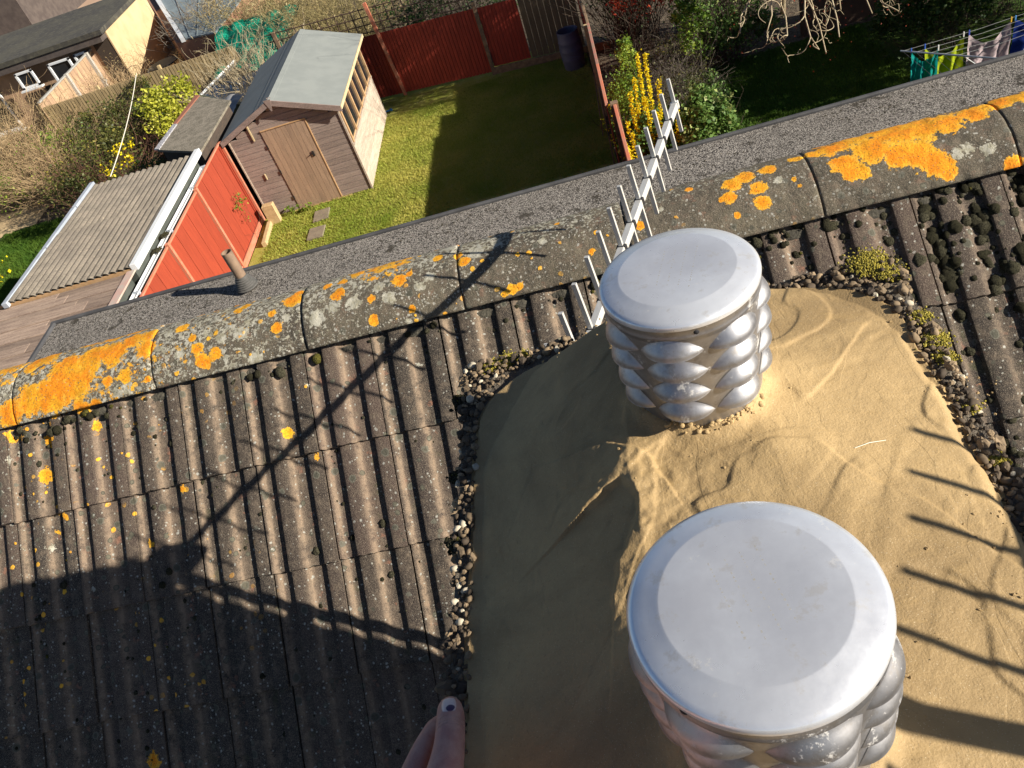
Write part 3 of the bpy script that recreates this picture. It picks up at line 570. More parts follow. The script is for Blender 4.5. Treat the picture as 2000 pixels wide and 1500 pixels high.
# yellow moss on two corners and along the right edge
def fuzz(name, spots, n, parent, mat, size=.0016, seed=5, label=None):
    g = np.random.default_rng(seed); Ps = []
    for (cx, cy, cz, rr_) in spots:
        k = int(n*rr_*rr_/sum(q[3]**2 for q in spots)); d = g.normal(0, .5, (k, 2)); hh = np.clip(1-(d**2).sum(1)*.7, .1, 1)*rr_*.16*g.uniform(.3, 1.1, k)
        Ps.append(np.stack([cx+d[:, 0]*rr_, cy+d[:, 1]*rr_, cz+hh], -1))
    P = np.concatenate(Ps); V, F, nv, lv = blobs(P, g.uniform(.5, 1.3, len(P))*size, 1.0, seed, 5, .4); V = V+P[:, None]; V, F = fuse(V, F, nv, len(P))
    o = mesh_np(name, V, tri_ok(F), mat, parent, True, {'lv': lv}); tag(o, label, None, None, 'stuff'); return o
fuzz('corner_moss', [] or [(-.19, .894, 7.270, .014), (-.215, .892, 7.268, .012), (-.165, .893, 7.274, .009), (.295, .850, 7.320, .022), (.308, .820, 7.320, .013), (.312, .695, 7.316, .014), (.310, .665, 7.316, .010), (.306, .59, 7.314, .008), (.30, .52, 7.312, .008), (.312, .735, 7.318, .010)], 4200, chim, M_ymoss, .0013)
fuzz('left_edge_moss', [(-.262, .84, 7.262, .010), (-.266, .70, 7.26, .009), (-.268, .60, 7.26, .010)], 400, chim, M_moss, .003, 9)
# mortar crumbs
def mort_z(x, y):
    i = np.argmin(np.abs(MORT[:, :, 0].mean(1)-x)); j = np.argmin(np.abs(MORT[i, :, 1]-y)); return MORT[i, j, 2]
cr = []
for (cx, cy, sp, n) in ((.085, .60, .03, 46), (.12, .63, .02, 34), (.02, .55, .06, 40), (.14, .34, .05, 50), (.30, .62, .02, 90), (.285, .45, .02, 90), (.26, .75, .03, 50), (-.13, .87, .03, 60), (-.05, .885, .03, 60), (.06, .88, .05, 60), (.27, .35, .02, 60)):
    for _ in range(n):
        x_, y_ = cx+rng.normal(0, sp), cy+rng.normal(0, sp)
        if (x_-.046)**2+(y_-.664)**2 < .066**2: continue
        cr.append((x_, y_, max(mort_z(x_, y_), 7.27)-.0005))
cr = np.array(cr); V, F, nv, lv = blobs(cr, rng.gamma(1.8, .0004, len(cr)).clip(.0003, .0018), .9, 19, 5, .5); V = V+cr[:, None]; V, F = fuse(V, F, nv, len(cr))
tag(mesh_np('mortar_crumbs', V, tri_ok(F), M_mortar, chim, False), kind='stuff')
m = MB(); m.tube([(.175, .545, mort_z(.175, .545)+.0015), (.19, .549, mort_z(.19, .549)+.003), (.207, .552, mort_z(.207, .552)+.002)], [.0003, .0004, .0003], 5)
tag(m.build('straw', simple('pale_straw', (.85, .82, .7))), 'single thin white straw lying on the sandy mortar', 'straw')

# ---------------------------------------------------------------- metal terminals
def louvre_geo(a0, zc, R0, R1, zt, hw, dep, n=21, nv=9):
    """pressed hood: straight slot below, lens-shaped rise above, blending into the drum at the top"""
    V = []; F = []
    for i in range(n):
        t = -1+2*i/(n-1); e = max(0., 1-t*t)**.85; eb = max(0., 1-t*t)**1.0; w = a0+hw*t
        ztop = zc+.0185*e+.0002; zbot = zc-.0012*e
        for j in range(nv):
            v = j/(nv-1); z = ztop+(zbot-ztop)*v; rb = R0+(R1-R0)*(z-zt[0])/(zt[1]-zt[0])
            bul = dep*eb*math.sin(v*math.pi/2)**1.35; r = rb-.0004+bul+.0004*e; V.append((r*math.cos(w), r*math.sin(w), z))
        V.append(((r+.0005*e)*math.cos(w), (r+.0005*e)*math.sin(w), zbot-.0012*e)); r3 = rb-.0008; V.append((r3*math.cos(w), r3*math.sin(w), zbot-.0006*e))
    k = nv+2
    for i in range(n-1):
        for j in range(k-1): F.append((i*k+j, i*k+j+1, (i+1)*k+j+1, (i+1)*k+j))
    return V, F
M_stamp = simple('tarnished_stamping', (.60, .57, .50), (.66, .66, .64), 200, .45, metal=.5)
def terminal(c, zcap, hbody, label, rot, rv):
    t = empty('chimney_terminal', (c[0], c[1], zcap-hbody), label, 'chimney terminal', 'metal gas terminals on the chimney')
    R = .078; c3 = (c[0], c[1], zcap)
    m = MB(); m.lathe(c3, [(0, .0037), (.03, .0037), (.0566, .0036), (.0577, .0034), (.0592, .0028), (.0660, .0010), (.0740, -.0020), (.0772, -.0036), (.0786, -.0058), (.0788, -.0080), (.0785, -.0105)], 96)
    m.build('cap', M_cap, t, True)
    m = MB(); m.lathe(c3, [(.0783, -.0105), (.0772, -.0120), (.0768, -.0200), (.0775, -.0215), (.0765, -.0228), (.0758, -.0235), (.0756, -.0270), (.0748, -.0280)], 96); m.build('rim_band', M_alu, t, True)
    R0, R1 = .0665, .0750; zt = (-hbody, -.028)
    m = MB(); m.lathe(c3, [(.0752, -.0260), (R1, -.032), (R0+(R1-R0)*.5, -hbody/2), (R0+.0006, -hbody+.018), (R0-.004, -hbody+.010), (R0-.006, -hbody-.03)], 96); m.build('body', M_alu, t, True)
    g = random.Random(rv)
    for row in range(4):
        for k in range(7):
            a = rot+k*2*math.pi/7+(g.random()-.5)*.03; zc = -.0415-row*.0285+(g.random()-.5)*.0012
            V, F = louvre_geo(a, zc, R0, R1, zt, math.pi/7*.955, .0100+g.random()*.001)
            V = [(x+c[0], y+c[1], z+zcap) for x, y, z in V]; o = mesh_np('louvre', V, F, M_alu, t, True); o.data.set_sharp_from_angle(angle=math.radians(40))
    for k in range(4):
        a = rot+.35+k*math.pi/2; m = MB(); m.lathe((0, 0, 0), [(0, .0012), (.0014, .0010), (.0024, .0004), (.0030, 0)], 12)
        Mx = Matrix.Translation((c[0]+.0768*math.cos(a), c[1]+.0768*math.sin(a), zcap-.016))@Matrix.Rotation(a, 4, 'Z')@Matrix.Rotation(math.pi/2, 4, 'Y')
        m.v = [tuple(Mx@Vector(p)) for p in m.v]; m.build('rivet', M_alud, t, True)
    # faint worn stamping on the lid: short dashes, no longer legible
    m = MB(); an = .75+rv*.5
    for ln in range(4):
        x = -.034+g.random()*.01
        while x < .034:
            w = .0012+g.random()*.0022; y = -.016+ln*.0105; px_, py_ = x*math.cos(an)-y*math.sin(an), x*math.sin(an)+y*math.cos(an)
            if g.random() < .85 and px_**2+py_**2 < .042**2: m.box((c[0]+px_, c[1]+py_, zcap+.00368), (w*.6, .0006+g.random()*.0008, .00006), rz=an+(g.random()-.5)*.5)
            x += w+.0011
    tag(m.build('stamped_marks', M_stamp, t), kind='stuff')
    return t
terminal((.048, .664), 7.516, .190, 'farther and smaller-looking louvred metal chimney terminal, in front of the white aerial', .0+-1.90, 1)
terminal((.0286, .279), 7.545, .196, 'nearest and largest-looking louvred metal chimney terminal, at the bottom of the view', .42, 2)
# dark louvred bits and ring of old mortar against the far terminal
ring = []
for k in range(420):
    a = rng.uniform(-2.2, .9); rr_ = .064+abs(rng.normal(0, .006)); x_, y_ = .048+rr_*math.cos(a), .664+rr_*math.sin(a); ring.append((x_, y_, mort_z(x_, y_)+rng.uniform(-.001, .003)))
ring = np.array(ring); V, F, nv, lv = blobs(ring, rng.gamma(2.2, .0008, len(ring)).clip(.0006, .0042), .8, 23, 6, .5); V = V+ring[:, None]; V, F = fuse(V, F, nv, len(ring))
tag(mesh_np('lumpy_mortar_fillet', V, tri_ok(F), M_mortar, chim, True), kind='stuff')

# ---------------------------------------------------------------- aerials
def aerial(T, b, e, d, n, hl, dhl, mast, label, group, k_end):
    a = empty('tv_aerial', T, label, 'tv aerial', group)
    T, b, e = Vector(T), Vector(b).normalized(), Vector(e).normalized(); w = b.cross(e).normalized()
    Mx = Matrix((w, b, e)).transposed()
    L = d*k_end+.02; m = MB(); m.box(T+b*(L/2-.012), (.0165, L, .0165), M=Mx, ch=.0015); m.build('boom', M_rod, a)
    for k in range(n):
        P = T+b*d*k; h_ = hl+dhl*k
        m = MB(); m.box(P, (.0086, .0070, 2*h_), M=Mx); m.build('element', M_rod, a)
        m = MB(); m.box(P-w*0, (.0205, .011, .0195), M=Mx, ch=.002); m.build('element_clip', M_blackpl if k else M_rod, a)
    mx, my, z0, z1 = mast
    m = MB(); m.tube([(mx, my, z0), (mx, my, z1)], .0135, 14); m.build('mast', M_mast, a, True)
    q = T+b*d*(k_end-.6); m = MB(); m.box(q.lerp(Vector((mx, my, q.z)), .5), (.075, .075, .075), ch=.008); m.build('mast_clamp', M_blackpl, a)
    return a
B1 = (-.3564, -.9342, -.0144)
a1 = aerial((.2168, 2.0114, 7.0376), B1, (.077, -.105, -.991), .0851, 13, .0700, .0040, (-.150, .995, 5.6, 7.06), 'white yagi television aerial with upright rods standing beyond the far chimney terminal', 'television aerials on the roof', 12.5)
m = MB(); m.box((-.150, .93, 6.2), (.05, .12, .03)); m.box((-.150, .93, 6.7), (.05, .12, .03)); m.build('wall_bracket', M_mast, a1)
m = MB()
for k in range(5): m.box(Vector((.2168, 2.0114, 7.0376))+Vector(B1).normalized()*.0851*12.6+Vector((0, 0, -.08+.04*k)), (.12, .006, .006), rz=1.18-1.57)
m.build('reflector', M_rod, a1)
cpts = [(-.176, .99, 6.98)]
for k in range(1, 22):
    t = k/21; cpts.append((-.176+.05*math.sin(t*3)+.35*t*0, .99+.05*math.sin(t*5), 6.98-.10*math.sin(t*3.1)-.9*t*t))
a2 = aerial((.832, .348, 7.560), (-.50, -.862, .02), (0, -.36, -.933), .0600, 8, .066, .001, (.660, .105, 5.35, 7.66), 'second white television aerial, on a mast right of the chimney, outside the view', 'television aerials on the roof', 8.3)
m = MB(); m.box((.47, .12, 6.6), (.40, .04, .03)); m.box((.47, .12, 6.0), (.40, .04, .03)); m.build('wall_bracket', M_mast, a2)
# ================================================================ GROUND
def lawn_mat(name, ca, cb, cc):
    n = N(name, .9, 0, .15)
    a = n.noise(.55, 5, .6); b = n.noise(4.5, 5, .7); f = n.noise(38, 4, .75)
    c = n.mix(n.step(a, .35, .65), ca, cb); c = n.mix(n.math('MULTIPLY', n.step(b, .45, .68), .75), c, cc); c = n.mix(n.math('MULTIPLY', n.step(f, .48, .66), .55), c, tuple(x*.35 for x in ca)); n.col(c)
    n.bump(n.math('ADD', f, b), .05, .9); return n.m
M_lawn = lawn_mat('lawn_grass', (.29, .34, .05), (.40, .40, .08), (.48, .43, .14))
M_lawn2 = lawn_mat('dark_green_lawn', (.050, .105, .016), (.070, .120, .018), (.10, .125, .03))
M_soil = simple('garden_soil', (.085, .062, .040), (.13, .10, .065), .8, .95, .05, 12, world=True, fine=.5)
M_patio = simple('sandy_paving', (.66, .50, .28), (.56, .41, .23), 1.2, .9, .01, 20, world=True)
def sheet(name, x0, y0, x1, y1, z, mat, n=2):
    m = MB(); m.add([(x0, y0, z), (x1, y0, z), (x1, y1, z), (x0, y1, z)], [(0, 1, 2, 3)]); return tag(m.build(name, mat), kind='structure')
sheet('ground', -160, -120, 140, 260, 0, M_soil)
def wavy(name, x0, y0, x1, y1, z, mat, amp=.02):
    nx, ny = int((x1-x0)*6)+2, int((y1-y0)*6)+2
    X, Y = np.meshgrid(np.linspace(x0, x1, nx), np.linspace(y0, y1, ny), indexing='ij'); Z = z+amp*fbm(X, Y, .9, 3)
    return tag(mesh_np(name, np.stack([X.ravel(), Y.ravel(), Z.ravel()], -1), grid_faces(nx, ny)[:, ::-1], mat, None, True), kind='structure')
def up(o):
    o.data.flip_normals() if o.data.polygons[0].normal.z < 0 else None; return o
up(wavy('lawn', -7.7, 8.0, .34, 22.2, .006, M_lawn, .03))
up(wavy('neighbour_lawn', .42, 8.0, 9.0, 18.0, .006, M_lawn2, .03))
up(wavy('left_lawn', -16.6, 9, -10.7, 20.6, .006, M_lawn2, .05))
sheet('paved_patio', -24, 25.6, -13.0, 60, .012, M_patio)
sheet('sandy_path', -21, 20.4, -15.6, 22.0, .02, M_patio)
# grass blades
def grass(name, regions, n, hgt, mat, label, seed):
    g = np.random.default_rng(seed); P = []
    tot = sum((r[2]-r[0])*(r[3]-r[1]) for r in regions)
    for r in regions:
        k = int(n*(r[2]-r[0])*(r[3]-r[1])/tot); P.append(np.stack([g.uniform(r[0], r[2], k), g.uniform(r[1], r[3], k)], -1))
    P = np.concatenate(P); k = len(P); th = g.random(k)*6.28; h_ = hgt*g.uniform(.4, 1.2, k); w = .006+.006*g.random(k); ln = g.normal(0, .5, (k, 2))*h_[:, None]
    z = .012+.03*fbm(P[:, 0], P[:, 1], .9, 3); dx, dy = np.cos(th)*w, np.sin(th)*w
    V = np.stack([np.stack([P[:, 0]-dx, P[:, 1]-dy, z], -1), np.stack([P[:, 0]+dx, P[:, 1]+dy, z], -1), np.stack([P[:, 0]+ln[:, 0], P[:, 1]+ln[:, 1], z+h_], -1)], 1)
    pt = fbm(P[:, 0], P[:, 1], 1.3, 44)*1.1-.05; lv = np.clip(np.repeat(pt+.35*(g.random(k)-.5), 3), 0, .84)
    tag(mesh_np(name, V.reshape(-1, 3), np.arange(3*k).reshape(-1, 3), mat, None, False, {'lv': lv}), label, 'grass', kind='stuff')
M_blade = attrmat('lawn_blades', (.22, .31, .03), (.52, .47, .11), (.5, .5, .12), .7, trans=.25)
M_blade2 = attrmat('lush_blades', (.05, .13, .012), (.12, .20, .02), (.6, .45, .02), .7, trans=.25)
grass('lawn_grass', [(-7.4, 14.2, -3.2, 20.6), (-3.2, 15, .3, 21)], 120000, .045, M_blade, 'short mown grass, yellow-green in the sun and dark in the shade', 3)
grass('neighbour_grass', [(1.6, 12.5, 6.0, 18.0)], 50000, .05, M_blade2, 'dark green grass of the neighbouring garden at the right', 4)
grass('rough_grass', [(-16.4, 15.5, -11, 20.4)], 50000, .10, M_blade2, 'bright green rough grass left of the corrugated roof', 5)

# ================================================================ PLANTS
def twig_paths(base, dirs, length, npt, curl, seed, taper_up=0.0):
    g = np.random.default_rng(seed); n = len(base); P = np.zeros((n, npt, 3)); P[:, 0] = base; d = dirs/np.linalg.norm(dirs, axis=1, keepdims=True)
    st = (length/(npt-1))[:, None]
    for i in range(1, npt):
        P[:, i] = P[:, i-1]+d*st; d = d+g.normal(0, curl, (n, 3)); d[:, 2] += taper_up; d /= np.linalg.norm(d, axis=1, keepdims=True)
    return P
def twigs_mesh(P, r0, r1):
    n, k, _ = P.shape; d = P[:, -1]-P[:, 0]; d /= np.linalg.norm(d, axis=1, keepdims=True)+1e-9
    a = np.cross(d, np.array([.3, .2, .93])); a /= np.linalg.norm(a, axis=1, keepdims=True)+1e-9; b = np.cross(d, a)
    t = np.linspace(0, 1, k)[None, :, None]; r = np.reshape(r0, (-1, 1, 1))*(1-t)+np.reshape(r1, (-1, 1, 1))*t
    V = []
    for q in range(3):
        w = q*2.0944; V.append(P+(a*math.cos(w)+b*math.sin(w))[:, None]*r)
    V = np.stack(V, 2).reshape(-1, 3); F = []
    base = (np.arange(n)*k*3)[:, None, None]; i = np.arange(k-1)[None, :, None]*3
    for q in range(3):
        q2 = (q+1) % 3; F.append(np.stack([base+i+q, base+i+q2, base+i+3+q2, base+i+3+q], -1).reshape(-1, 4))
    return V, np.concatenate(F)
def leaf_quads(P, size, asp, seed, upb=.35):
    g = np.random.default_rng(seed); n = len(P); nr = g.normal(0, 1, (n, 3)); nr[:, 2] = np.abs(nr[:, 2])+upb; nr /= np.linalg.norm(nr, axis=1, keepdims=True)
    a = np.cross(nr, g.normal(0, 1, (n, 3))); a /= np.linalg.norm(a, axis=1, keepdims=True)+1e-9; b = np.cross(nr, a)
    s = (size*g.uniform(.55, 1.3, n))[:, None]
    V = np.stack([P-a*s*.5, P+b*s*asp*.5+nr*s*.06, P+a*s*.5, P-b*s*asp*.5+nr*s*.06], 1)
    return V.reshape(-1, 3), np.arange(4*n).reshape(-1, 4)
LEAF = {}
def lm(key, c1, c2, c3=None, rough=.5, trans=.3):
    if key not in LEAF: LEAF[key] = attrmat('leaf_'+key, c1, c2, c3, rough, trans=trans)
    return LEAF[key]
lm('dark_green', (.022, .055, .012), (.075, .14, .028)); lm('ivy', (.055, .13, .03), (.20, .32, .07), (.40, .45, .16)); lm('olive', (.06, .075, .018), (.17, .17, .045), (.30, .26, .05))
lm('fresh', (.07, .15, .018), (.26, .36, .04), (.40, .48, .06)); lm('golden', (.30, .33, .03), (.62, .60, .08), (.75, .72, .2)); lm('red', (.20, .025, .012), (.42, .055, .02)); lm('forsythia', (.80, .60, .008), (.95, .80, .02)); lm('straw', (.28, .20, .09), (.50, .40, .20), (.6, .52, .28))
M_tw = {k: simple('twig_'+k, *v, 6, .85, world=True) for k, v in {'tan': ((.50, .36, .20), (.34, .235, .125)), 'grey': ((.22, .19, .155), (.13, .105, .08)), 'dark': ((.055, .038, .026), (.09, .065, .045)), 'pale': ((.48, .41, .27), (.34, .26, .16)), 'olive': ((.33, .28, .12), (.24, .19, .085)), 'redbrown': ((.22, .10, .07), (.15, .08, .05))}.items()}
def shrub(name, label, cat, c, rad, leaf=None, nleaf=2500, lsize=.05, asp=.6, tw='dark', ntw=200, clumps=26, group=None, seed=1, leafcol=(0, 1), twl=1.0, twr=.004, shell=.75, curl=.22):
    g = np.random.default_rng(seed); c = np.array(c, float); rad = np.array(rad, float)
    o = empty(name, (c[0], c[1], 0), label, cat, group)
    if leaf:
        d = g.normal(0, 1, (clumps, 3)); d /= np.linalg.norm(d, axis=1, keepdims=True); d[:, 2] = np.where(d[:, 2] < -.35, -d[:, 2], d[:, 2])
        cc = c+d*rad*(shell+(1-shell)*g.random((clumps, 1))); cs = g.uniform(.16, .42, clumps)*rad.mean()
        w = g.integers(0, clumps, nleaf); q = g.normal(0, 1, (nleaf, 3)); q /= np.linalg.norm(q, axis=1, keepdims=True); q *= g.random((nleaf, 1))**.45
        P = cc[w]+q*cs[w][:, None]; fill = g.random(nleaf) < .18; P[fill] = c+(g.normal(0, .42, (fill.sum(), 3)))*rad; P[:, 2] = np.maximum(P[:, 2], .03)
        V, F = leaf_quads(P, lsize, asp, seed+3); lv = leafcol[0]+(leafcol[1]-leafcol[0])*np.clip(.5+.30*(g.random(clumps)[w]-.5)*2+.35*(g.random(nleaf)-.5)*2, 0, 1)
        tag(mesh_np('foliage', V, F, LEAF[leaf], o, False, {'lv': np.repeat(lv, 4)}))
    if ntw:
        b = np.stack([c[0]+g.normal(0, .22, ntw)*rad[0], c[1]+g.normal(0, .22, ntw)*rad[1], np.full(ntw, .0)], -1)
        d = g.normal(0, 1, (ntw, 3))*rad*.75; d[:, 2] = np.abs(d[:, 2])*.7+rad[2]*.9
        L = g.uniform(.65, 1.1, ntw)*(c[2]+rad[2])*twl; P = twig_paths(b, d, L, 6, curl, seed+5)
        s = 3; idx = g.integers(0, ntw, ntw*s); k = g.integers(2, 6, ntw*s); b2 = P[idx, k]; d2 = (P[idx, k]-P[idx, k-1])/.1+g.normal(0, .8, (ntw*s, 3)); P2 = twig_paths(b2, d2, g.uniform(.15, .5, ntw*s)*rad.mean(), 6, curl*1.1, seed+7)
        V1, F1 = twigs_mesh(P, np.full(ntw, twr*1.3), np.full(ntw, twr*.6)); V2, F2 = twigs_mesh(P2, np.full(ntw*s, twr*.65), np.full(ntw*s, twr*.35))
        mesh_np('branches', np.concatenate([V1, V2]), np.concatenate([F1, F2+len(V1)]), M_tw[tw], o)
    return o
# --- left: big twiggy bushes in the neighbour's garden
LG = 'shrubs in the far left garden'
shrub('twiggy_bush', 'large tan leafless twiggy bush at the left edge, left of the dark green bush', 'shrub', (-17.6, 25.0, 1.0), (2.6, 2.6, 1.1), 'straw', 5200, .05, .25, 'tan', 620, group=LG, seed=11, twr=.009, curl=.3)
shrub('twiggy_bush', 'tan leafless bush nearest the rough grass at the left edge', 'shrub', (-15.2, 22.3, .8), (1.7, 1.5, .9), 'fresh', 1300, .07, .5, 'tan', 480, group=LG, seed=12, twr=.008, curl=.3)
shrub('twiggy_bush', 'straw-coloured bush with lime green shoots at the far left edge beside the grass', 'shrub', (-18.6, 22.4, .9), (1.5, 1.3, .9), 'fresh', 2600, .07, .5, 'tan', 420, group=LG, seed=13, twr=.008, curl=.3)
shrub('mixed_bush', 'dark green bush behind the corrugated roof with yellow flowers low in it', 'shrub', (-12.6, 20.3, .8), (1.4, 2.0, 1.0), 'olive', 6500, .075, .6, 'redbrown', 260, group=LG, seed=14, twr=.007)
shrub('mixed_bush', 'olive green leafy bush just in front of the brown closeboard fence', 'shrub', (-13.8, 23.4, .8), (1.4, 1.3, .8), 'olive', 4200, .08, .6, 'dark', 240, group=LG, seed=15, twr=.007)
shrub('mixed_bush', 'brown and green scrub between the washing line and the golden shrub', 'shrub', (-11.8, 23.0, .7), (1.1, 1.6, .8), 'dark_green', 3000, .07, .6, 'redbrown', 300, group=LG, seed=16, twr=.007)
shrub('mixed_bush', 'dark twiggy tangle in the shadow beside the mossy roof', 'shrub', (-10.6, 18.6, .6), (1.0, 1.8, .7), 'dark_green', 3200, .06, .6, 'dark', 260, group=LG, seed=17, twr=.006)
shrub('flower_clump', 'small clump of yellow flowers in the dark green bush', 'flowers', (-11.6, 19.6, 1.35), (.35, .9, .3), 'forsythia', 260, .07, .7, 'dark', 12, 9, seed=18, twr=.004)
shrub('flower_clump', 'orange-yellow daffodils in the rough grass at the left', 'flowers', (-15.3, 17.9, .15), (.5, .7, .12), 'forsythia', 26, .09, .8, 'dark', 10, 6, seed=19, twr=.004)
shrub('golden_shrub', 'bright golden-green leafy shrub beside the mossy shed roof', 'shrub', (-11.05, 22.5, 1.3), (.70, 1.3, .65), 'golden', 3000, .11, .6, 'dark', 60, 24, seed=20)
shrub('conifer_bush', 'grey-green rounded shrub at the top of the washing line', 'shrub', (-12.9, 24.9, 1.2), (.45, .45, .7), 'olive', 1500, .06, .6, 'dark', 30, 12, seed=21)
# --- bare bush over the green netting, bushes behind the trellis
shrub('bare_bush', 'tan bare-branched bush spread over the green netting left of the grey shed roof', 'shrub', (-9.0, 23.6, 1.0), (1.5, 1.9, 1.1), None, 0, .05, .3, 'pale', 330, seed=22, twr=.009, curl=.35, twl=1.15)
shrub('bamboo_clump', 'tall yellowish grassy clump behind the trellis above the shed roof', 'shrub', (-7.0, 26.3, 1.3), (2.6, 1.9, 1.3), 'straw', 6500, .13, .13, 'olive', 480, group='plants behind the back fence', seed=23, twr=.008, leafcol=(.3, 1), curl=.3)
shrub('bamboo_clump', 'second yellowish grassy clump behind the trellis, nearest the trellis post', 'shrub', (-9.6, 29.5, 1.3), (2.4, 1.9, 1.3), 'straw', 5000, .13, .13, 'olive', 360, group='plants behind the back fence', seed=24, twr=.008, leafcol=(.3, 1), curl=.3)
shrub('dark_shrub', 'dark shrub behind the red fence, right of the leaning trellis post', 'shrub', (-2.9, 24.4, 1.0), (2.0, 1.5, 1.2), 'dark_green', 5200, .09, .6, 'dark', 200, group='plants behind the back fence', seed=25, twr=.006)
shrub('twiggy_bush', 'brown twiggy bush beside the grey garage at the top of the view', 'shrub', (-12.4, 31.0, 1.0), (1.5, 2.2, 1.2), None, 0, .05, .3, 'grey', 420, seed=26, twr=.012, curl=.35)
shrub('twiggy_bush', 'bare twigs over the sandy patio beside the far building', 'shrub', (-15.2, 28.2, .9), (1.1, 1.9, .8), 'straw', 700, .06, .3, 'tan', 200, seed=27, twr=.009, curl=.3)
# --- right garden border
RG = 'border shrubs in the right-hand garden'
shrub('tall_shrub', 'tall dark evergreen with the red leaves in front of it, behind the dividing fence corner', 'tree', (1.6, 20.8, 2.9), (1.3, 1.2, 2.8), 'dark_green', 9000, .085, .6, 'dark', 160, 40, RG, 31, twr=.008)
shrub('tall_shrub', 'tall dark evergreen at the top edge, right of the red-leaved shrub', 'tree', (3.6, 20.2, 3.0), (1.5, 1.2, 2.9), 'dark_green', 9000, .085, .6, 'dark', 160, 40, RG, 32, twr=.008)
shrub('tall_shrub', 'dark evergreen shrub touching the end of the dividing fence', 'tree', (1.25, 19.3, 1.9), (.6, .55, 1.9), 'dark_green', 4200, .07, .6, 'dark', 120, 30, RG, 33, twr=.006)
shrub('red_leaved_shrub', 'shrub with red young leaves at the top edge above the grey bare twigs', 'shrub', (1.75, 18.6, 1.75), (.65, .5, .55), 'red', 1700, .075, .5, 'dark', 60, 24, RG, 34)
shrub('leafy_shrub', 'narrow bright green shoot rising beside the dividing fence', 'shrub', (.98, 16.0, 1.2), (.16, .30, .85), 'fresh', 1500, .05, .6, 'dark', 26, 16, RG, 35)
shrub('leafy_shrub', 'low mid-green bush spilling against the dividing fence', 'shrub', (.85, 15.3, .9), (.35, .9, .6), 'fresh', 3200, .05, .6, 'dark', 60, 26, RG, 36, leafcol=(0, .8))
shrub('bare_shrub', 'grey bare-twigged shrub in the middle of the right-hand border', 'shrub', (1.75, 16.7, .7), (.75, .95, .75), 'olive', 1100, .05, .5, 'grey', 330, 30, RG, 37, twr=.0045, curl=.35)
shrub('bare_shrub', 'brownish twiggy shrub with a few yellow-green leaves behind the forsythia', 'shrub', (1.75, 15.4, .6), (.55, .7, .6), 'olive', 1500, .05, .5, 'grey', 240, 30, RG, 38, twr=.004, curl=.35, leafcol=(.2, 1))
shrub('leafy_shrub', 'light green broad-leaved shrub in the middle of the border, above the grass edge', 'shrub', (2.45, 17.4, 1.1), (.4, .5, .75), 'fresh', 1500, .08, .6, 'dark', 50, 20, RG, 39)
shrub('leafy_shrub', 'cream-speckled bush under the bare twisting branches', 'shrub', (3.2, 18.2, 1.3), (.95, .8, 1.0), 'ivy', 4200, .07, .6, 'dark', 110, 36, RG, 40)
shrub('leafy_shrub', 'glossy green bush along the far edge of the neighbouring lawn', 'shrub', (3.4, 17.9, .55), (.95, .42, .50), 'ivy', 3400, .07, .7, 'dark', 40, 26, RG, 41)
shrub('ground_ivy', 'low blue-green ivy mound beside the corner of the neighbouring lawn', 'shrub', (2.35, 16.2, .30), (.45, .60, .32), 'ivy', 2600, .055, .8, 'dark', 30, 22, RG, 42)
shrub('ivy_mound', 'round light green ivy mound beyond the aerial tip, beside the lawn', 'shrub', (1.98, 14.05, .75), (.55, .80, .55), 'ivy', 6800, .075, .85, 'dark', 50, 40, RG, 43, leafcol=(.25, 1))
shrub('ivy_mound', 'darker ivy behind the yellow forsythia', 'shrub', (1.15, 14.2, .6), (.55, .8, .5), 'ivy', 3800, .065, .85, 'dark', 50, 30, RG, 44, leafcol=(0, .6))
shrub('red_stemmed_plant', 'reddish leafy plant at the foot of the ivy mound, above the flat roof edge', 'shrub', (2.2, 13.2, .45), (.60, .35, .35), 'red', 900, .06, .4, 'redbrown', 110, 20, RG, 45, twr=.004)
shrub('mixed_bush', 'dull green low bush in front of the ivy mound at the flat roof edge', 'shrub', (1.6, 12.7, .5), (.7, .5, .4), 'olive', 2400, .055, .6, 'dark', 80, 24, RG, 46)
shrub('leafy_shrub', 'lime-green clump on the neighbouring lawn beside the flat roof edge', 'shrub', (2.95, 14.0, .08), (.32, .32, .10), 'fresh', 900, .05, .5, 'dark', 0, 14, RG, 47, leafcol=(.5, 1))
# forsythia: wands crowded with yellow flowers
fs = empty('forsythia', (1.0, 13.6, 0), 'forsythia with upright wands crowded with bright yellow flowers beside the dividing fence', 'shrub')
g = np.random.default_rng(5); FP = []; WP = []
wands = [((.80, 14.1), (.95, 14.6, 1.75), 300), ((.92, 14.0), (1.10, 14.9, 2.0), 380), ((1.05, 13.9), (1.24, 15.0, 1.95), 360), ((1.12, 13.8), (1.33, 14.2, 1.75), 280), ((.78, 13.7), (.80, 14.3, 1.6), 300), ((.98, 13.5), (1.05, 14.2, 1.5), 300), ((1.05, 13.3), (1.18, 13.9, 1.3), 240), ((1.28, 13.3), (1.50, 13.7, 1.35), 200), ((.75, 13.4), (.62, 13.5, 1.5), 200), ((.70, 13.1), (.40, 13.9, 1.75), 70), ((.68, 13.0), (.20, 13.0, 1.9), 24), ((.75, 13.2), (.52, 13.2, 1.2), 170), ((1.1, 14.0), (1.18, 14.3, 1.1), 240)]
for (bx, by), tip, k in wands:
    b0 = np.array([bx, by, 0.]); tp = np.array(tip); t = g.random(k)**.7*.80+.20; P = b0+(tp-b0)*t[:, None]; P[:, :2] += (g.normal(0, .022, (k, 2))+0); P[:, 2] += g.normal(0, .03, k); FP.append(P)
    tt = np.linspace(0, 1, 6)[:, None]; WP.append(b0+(tp-b0)*tt)
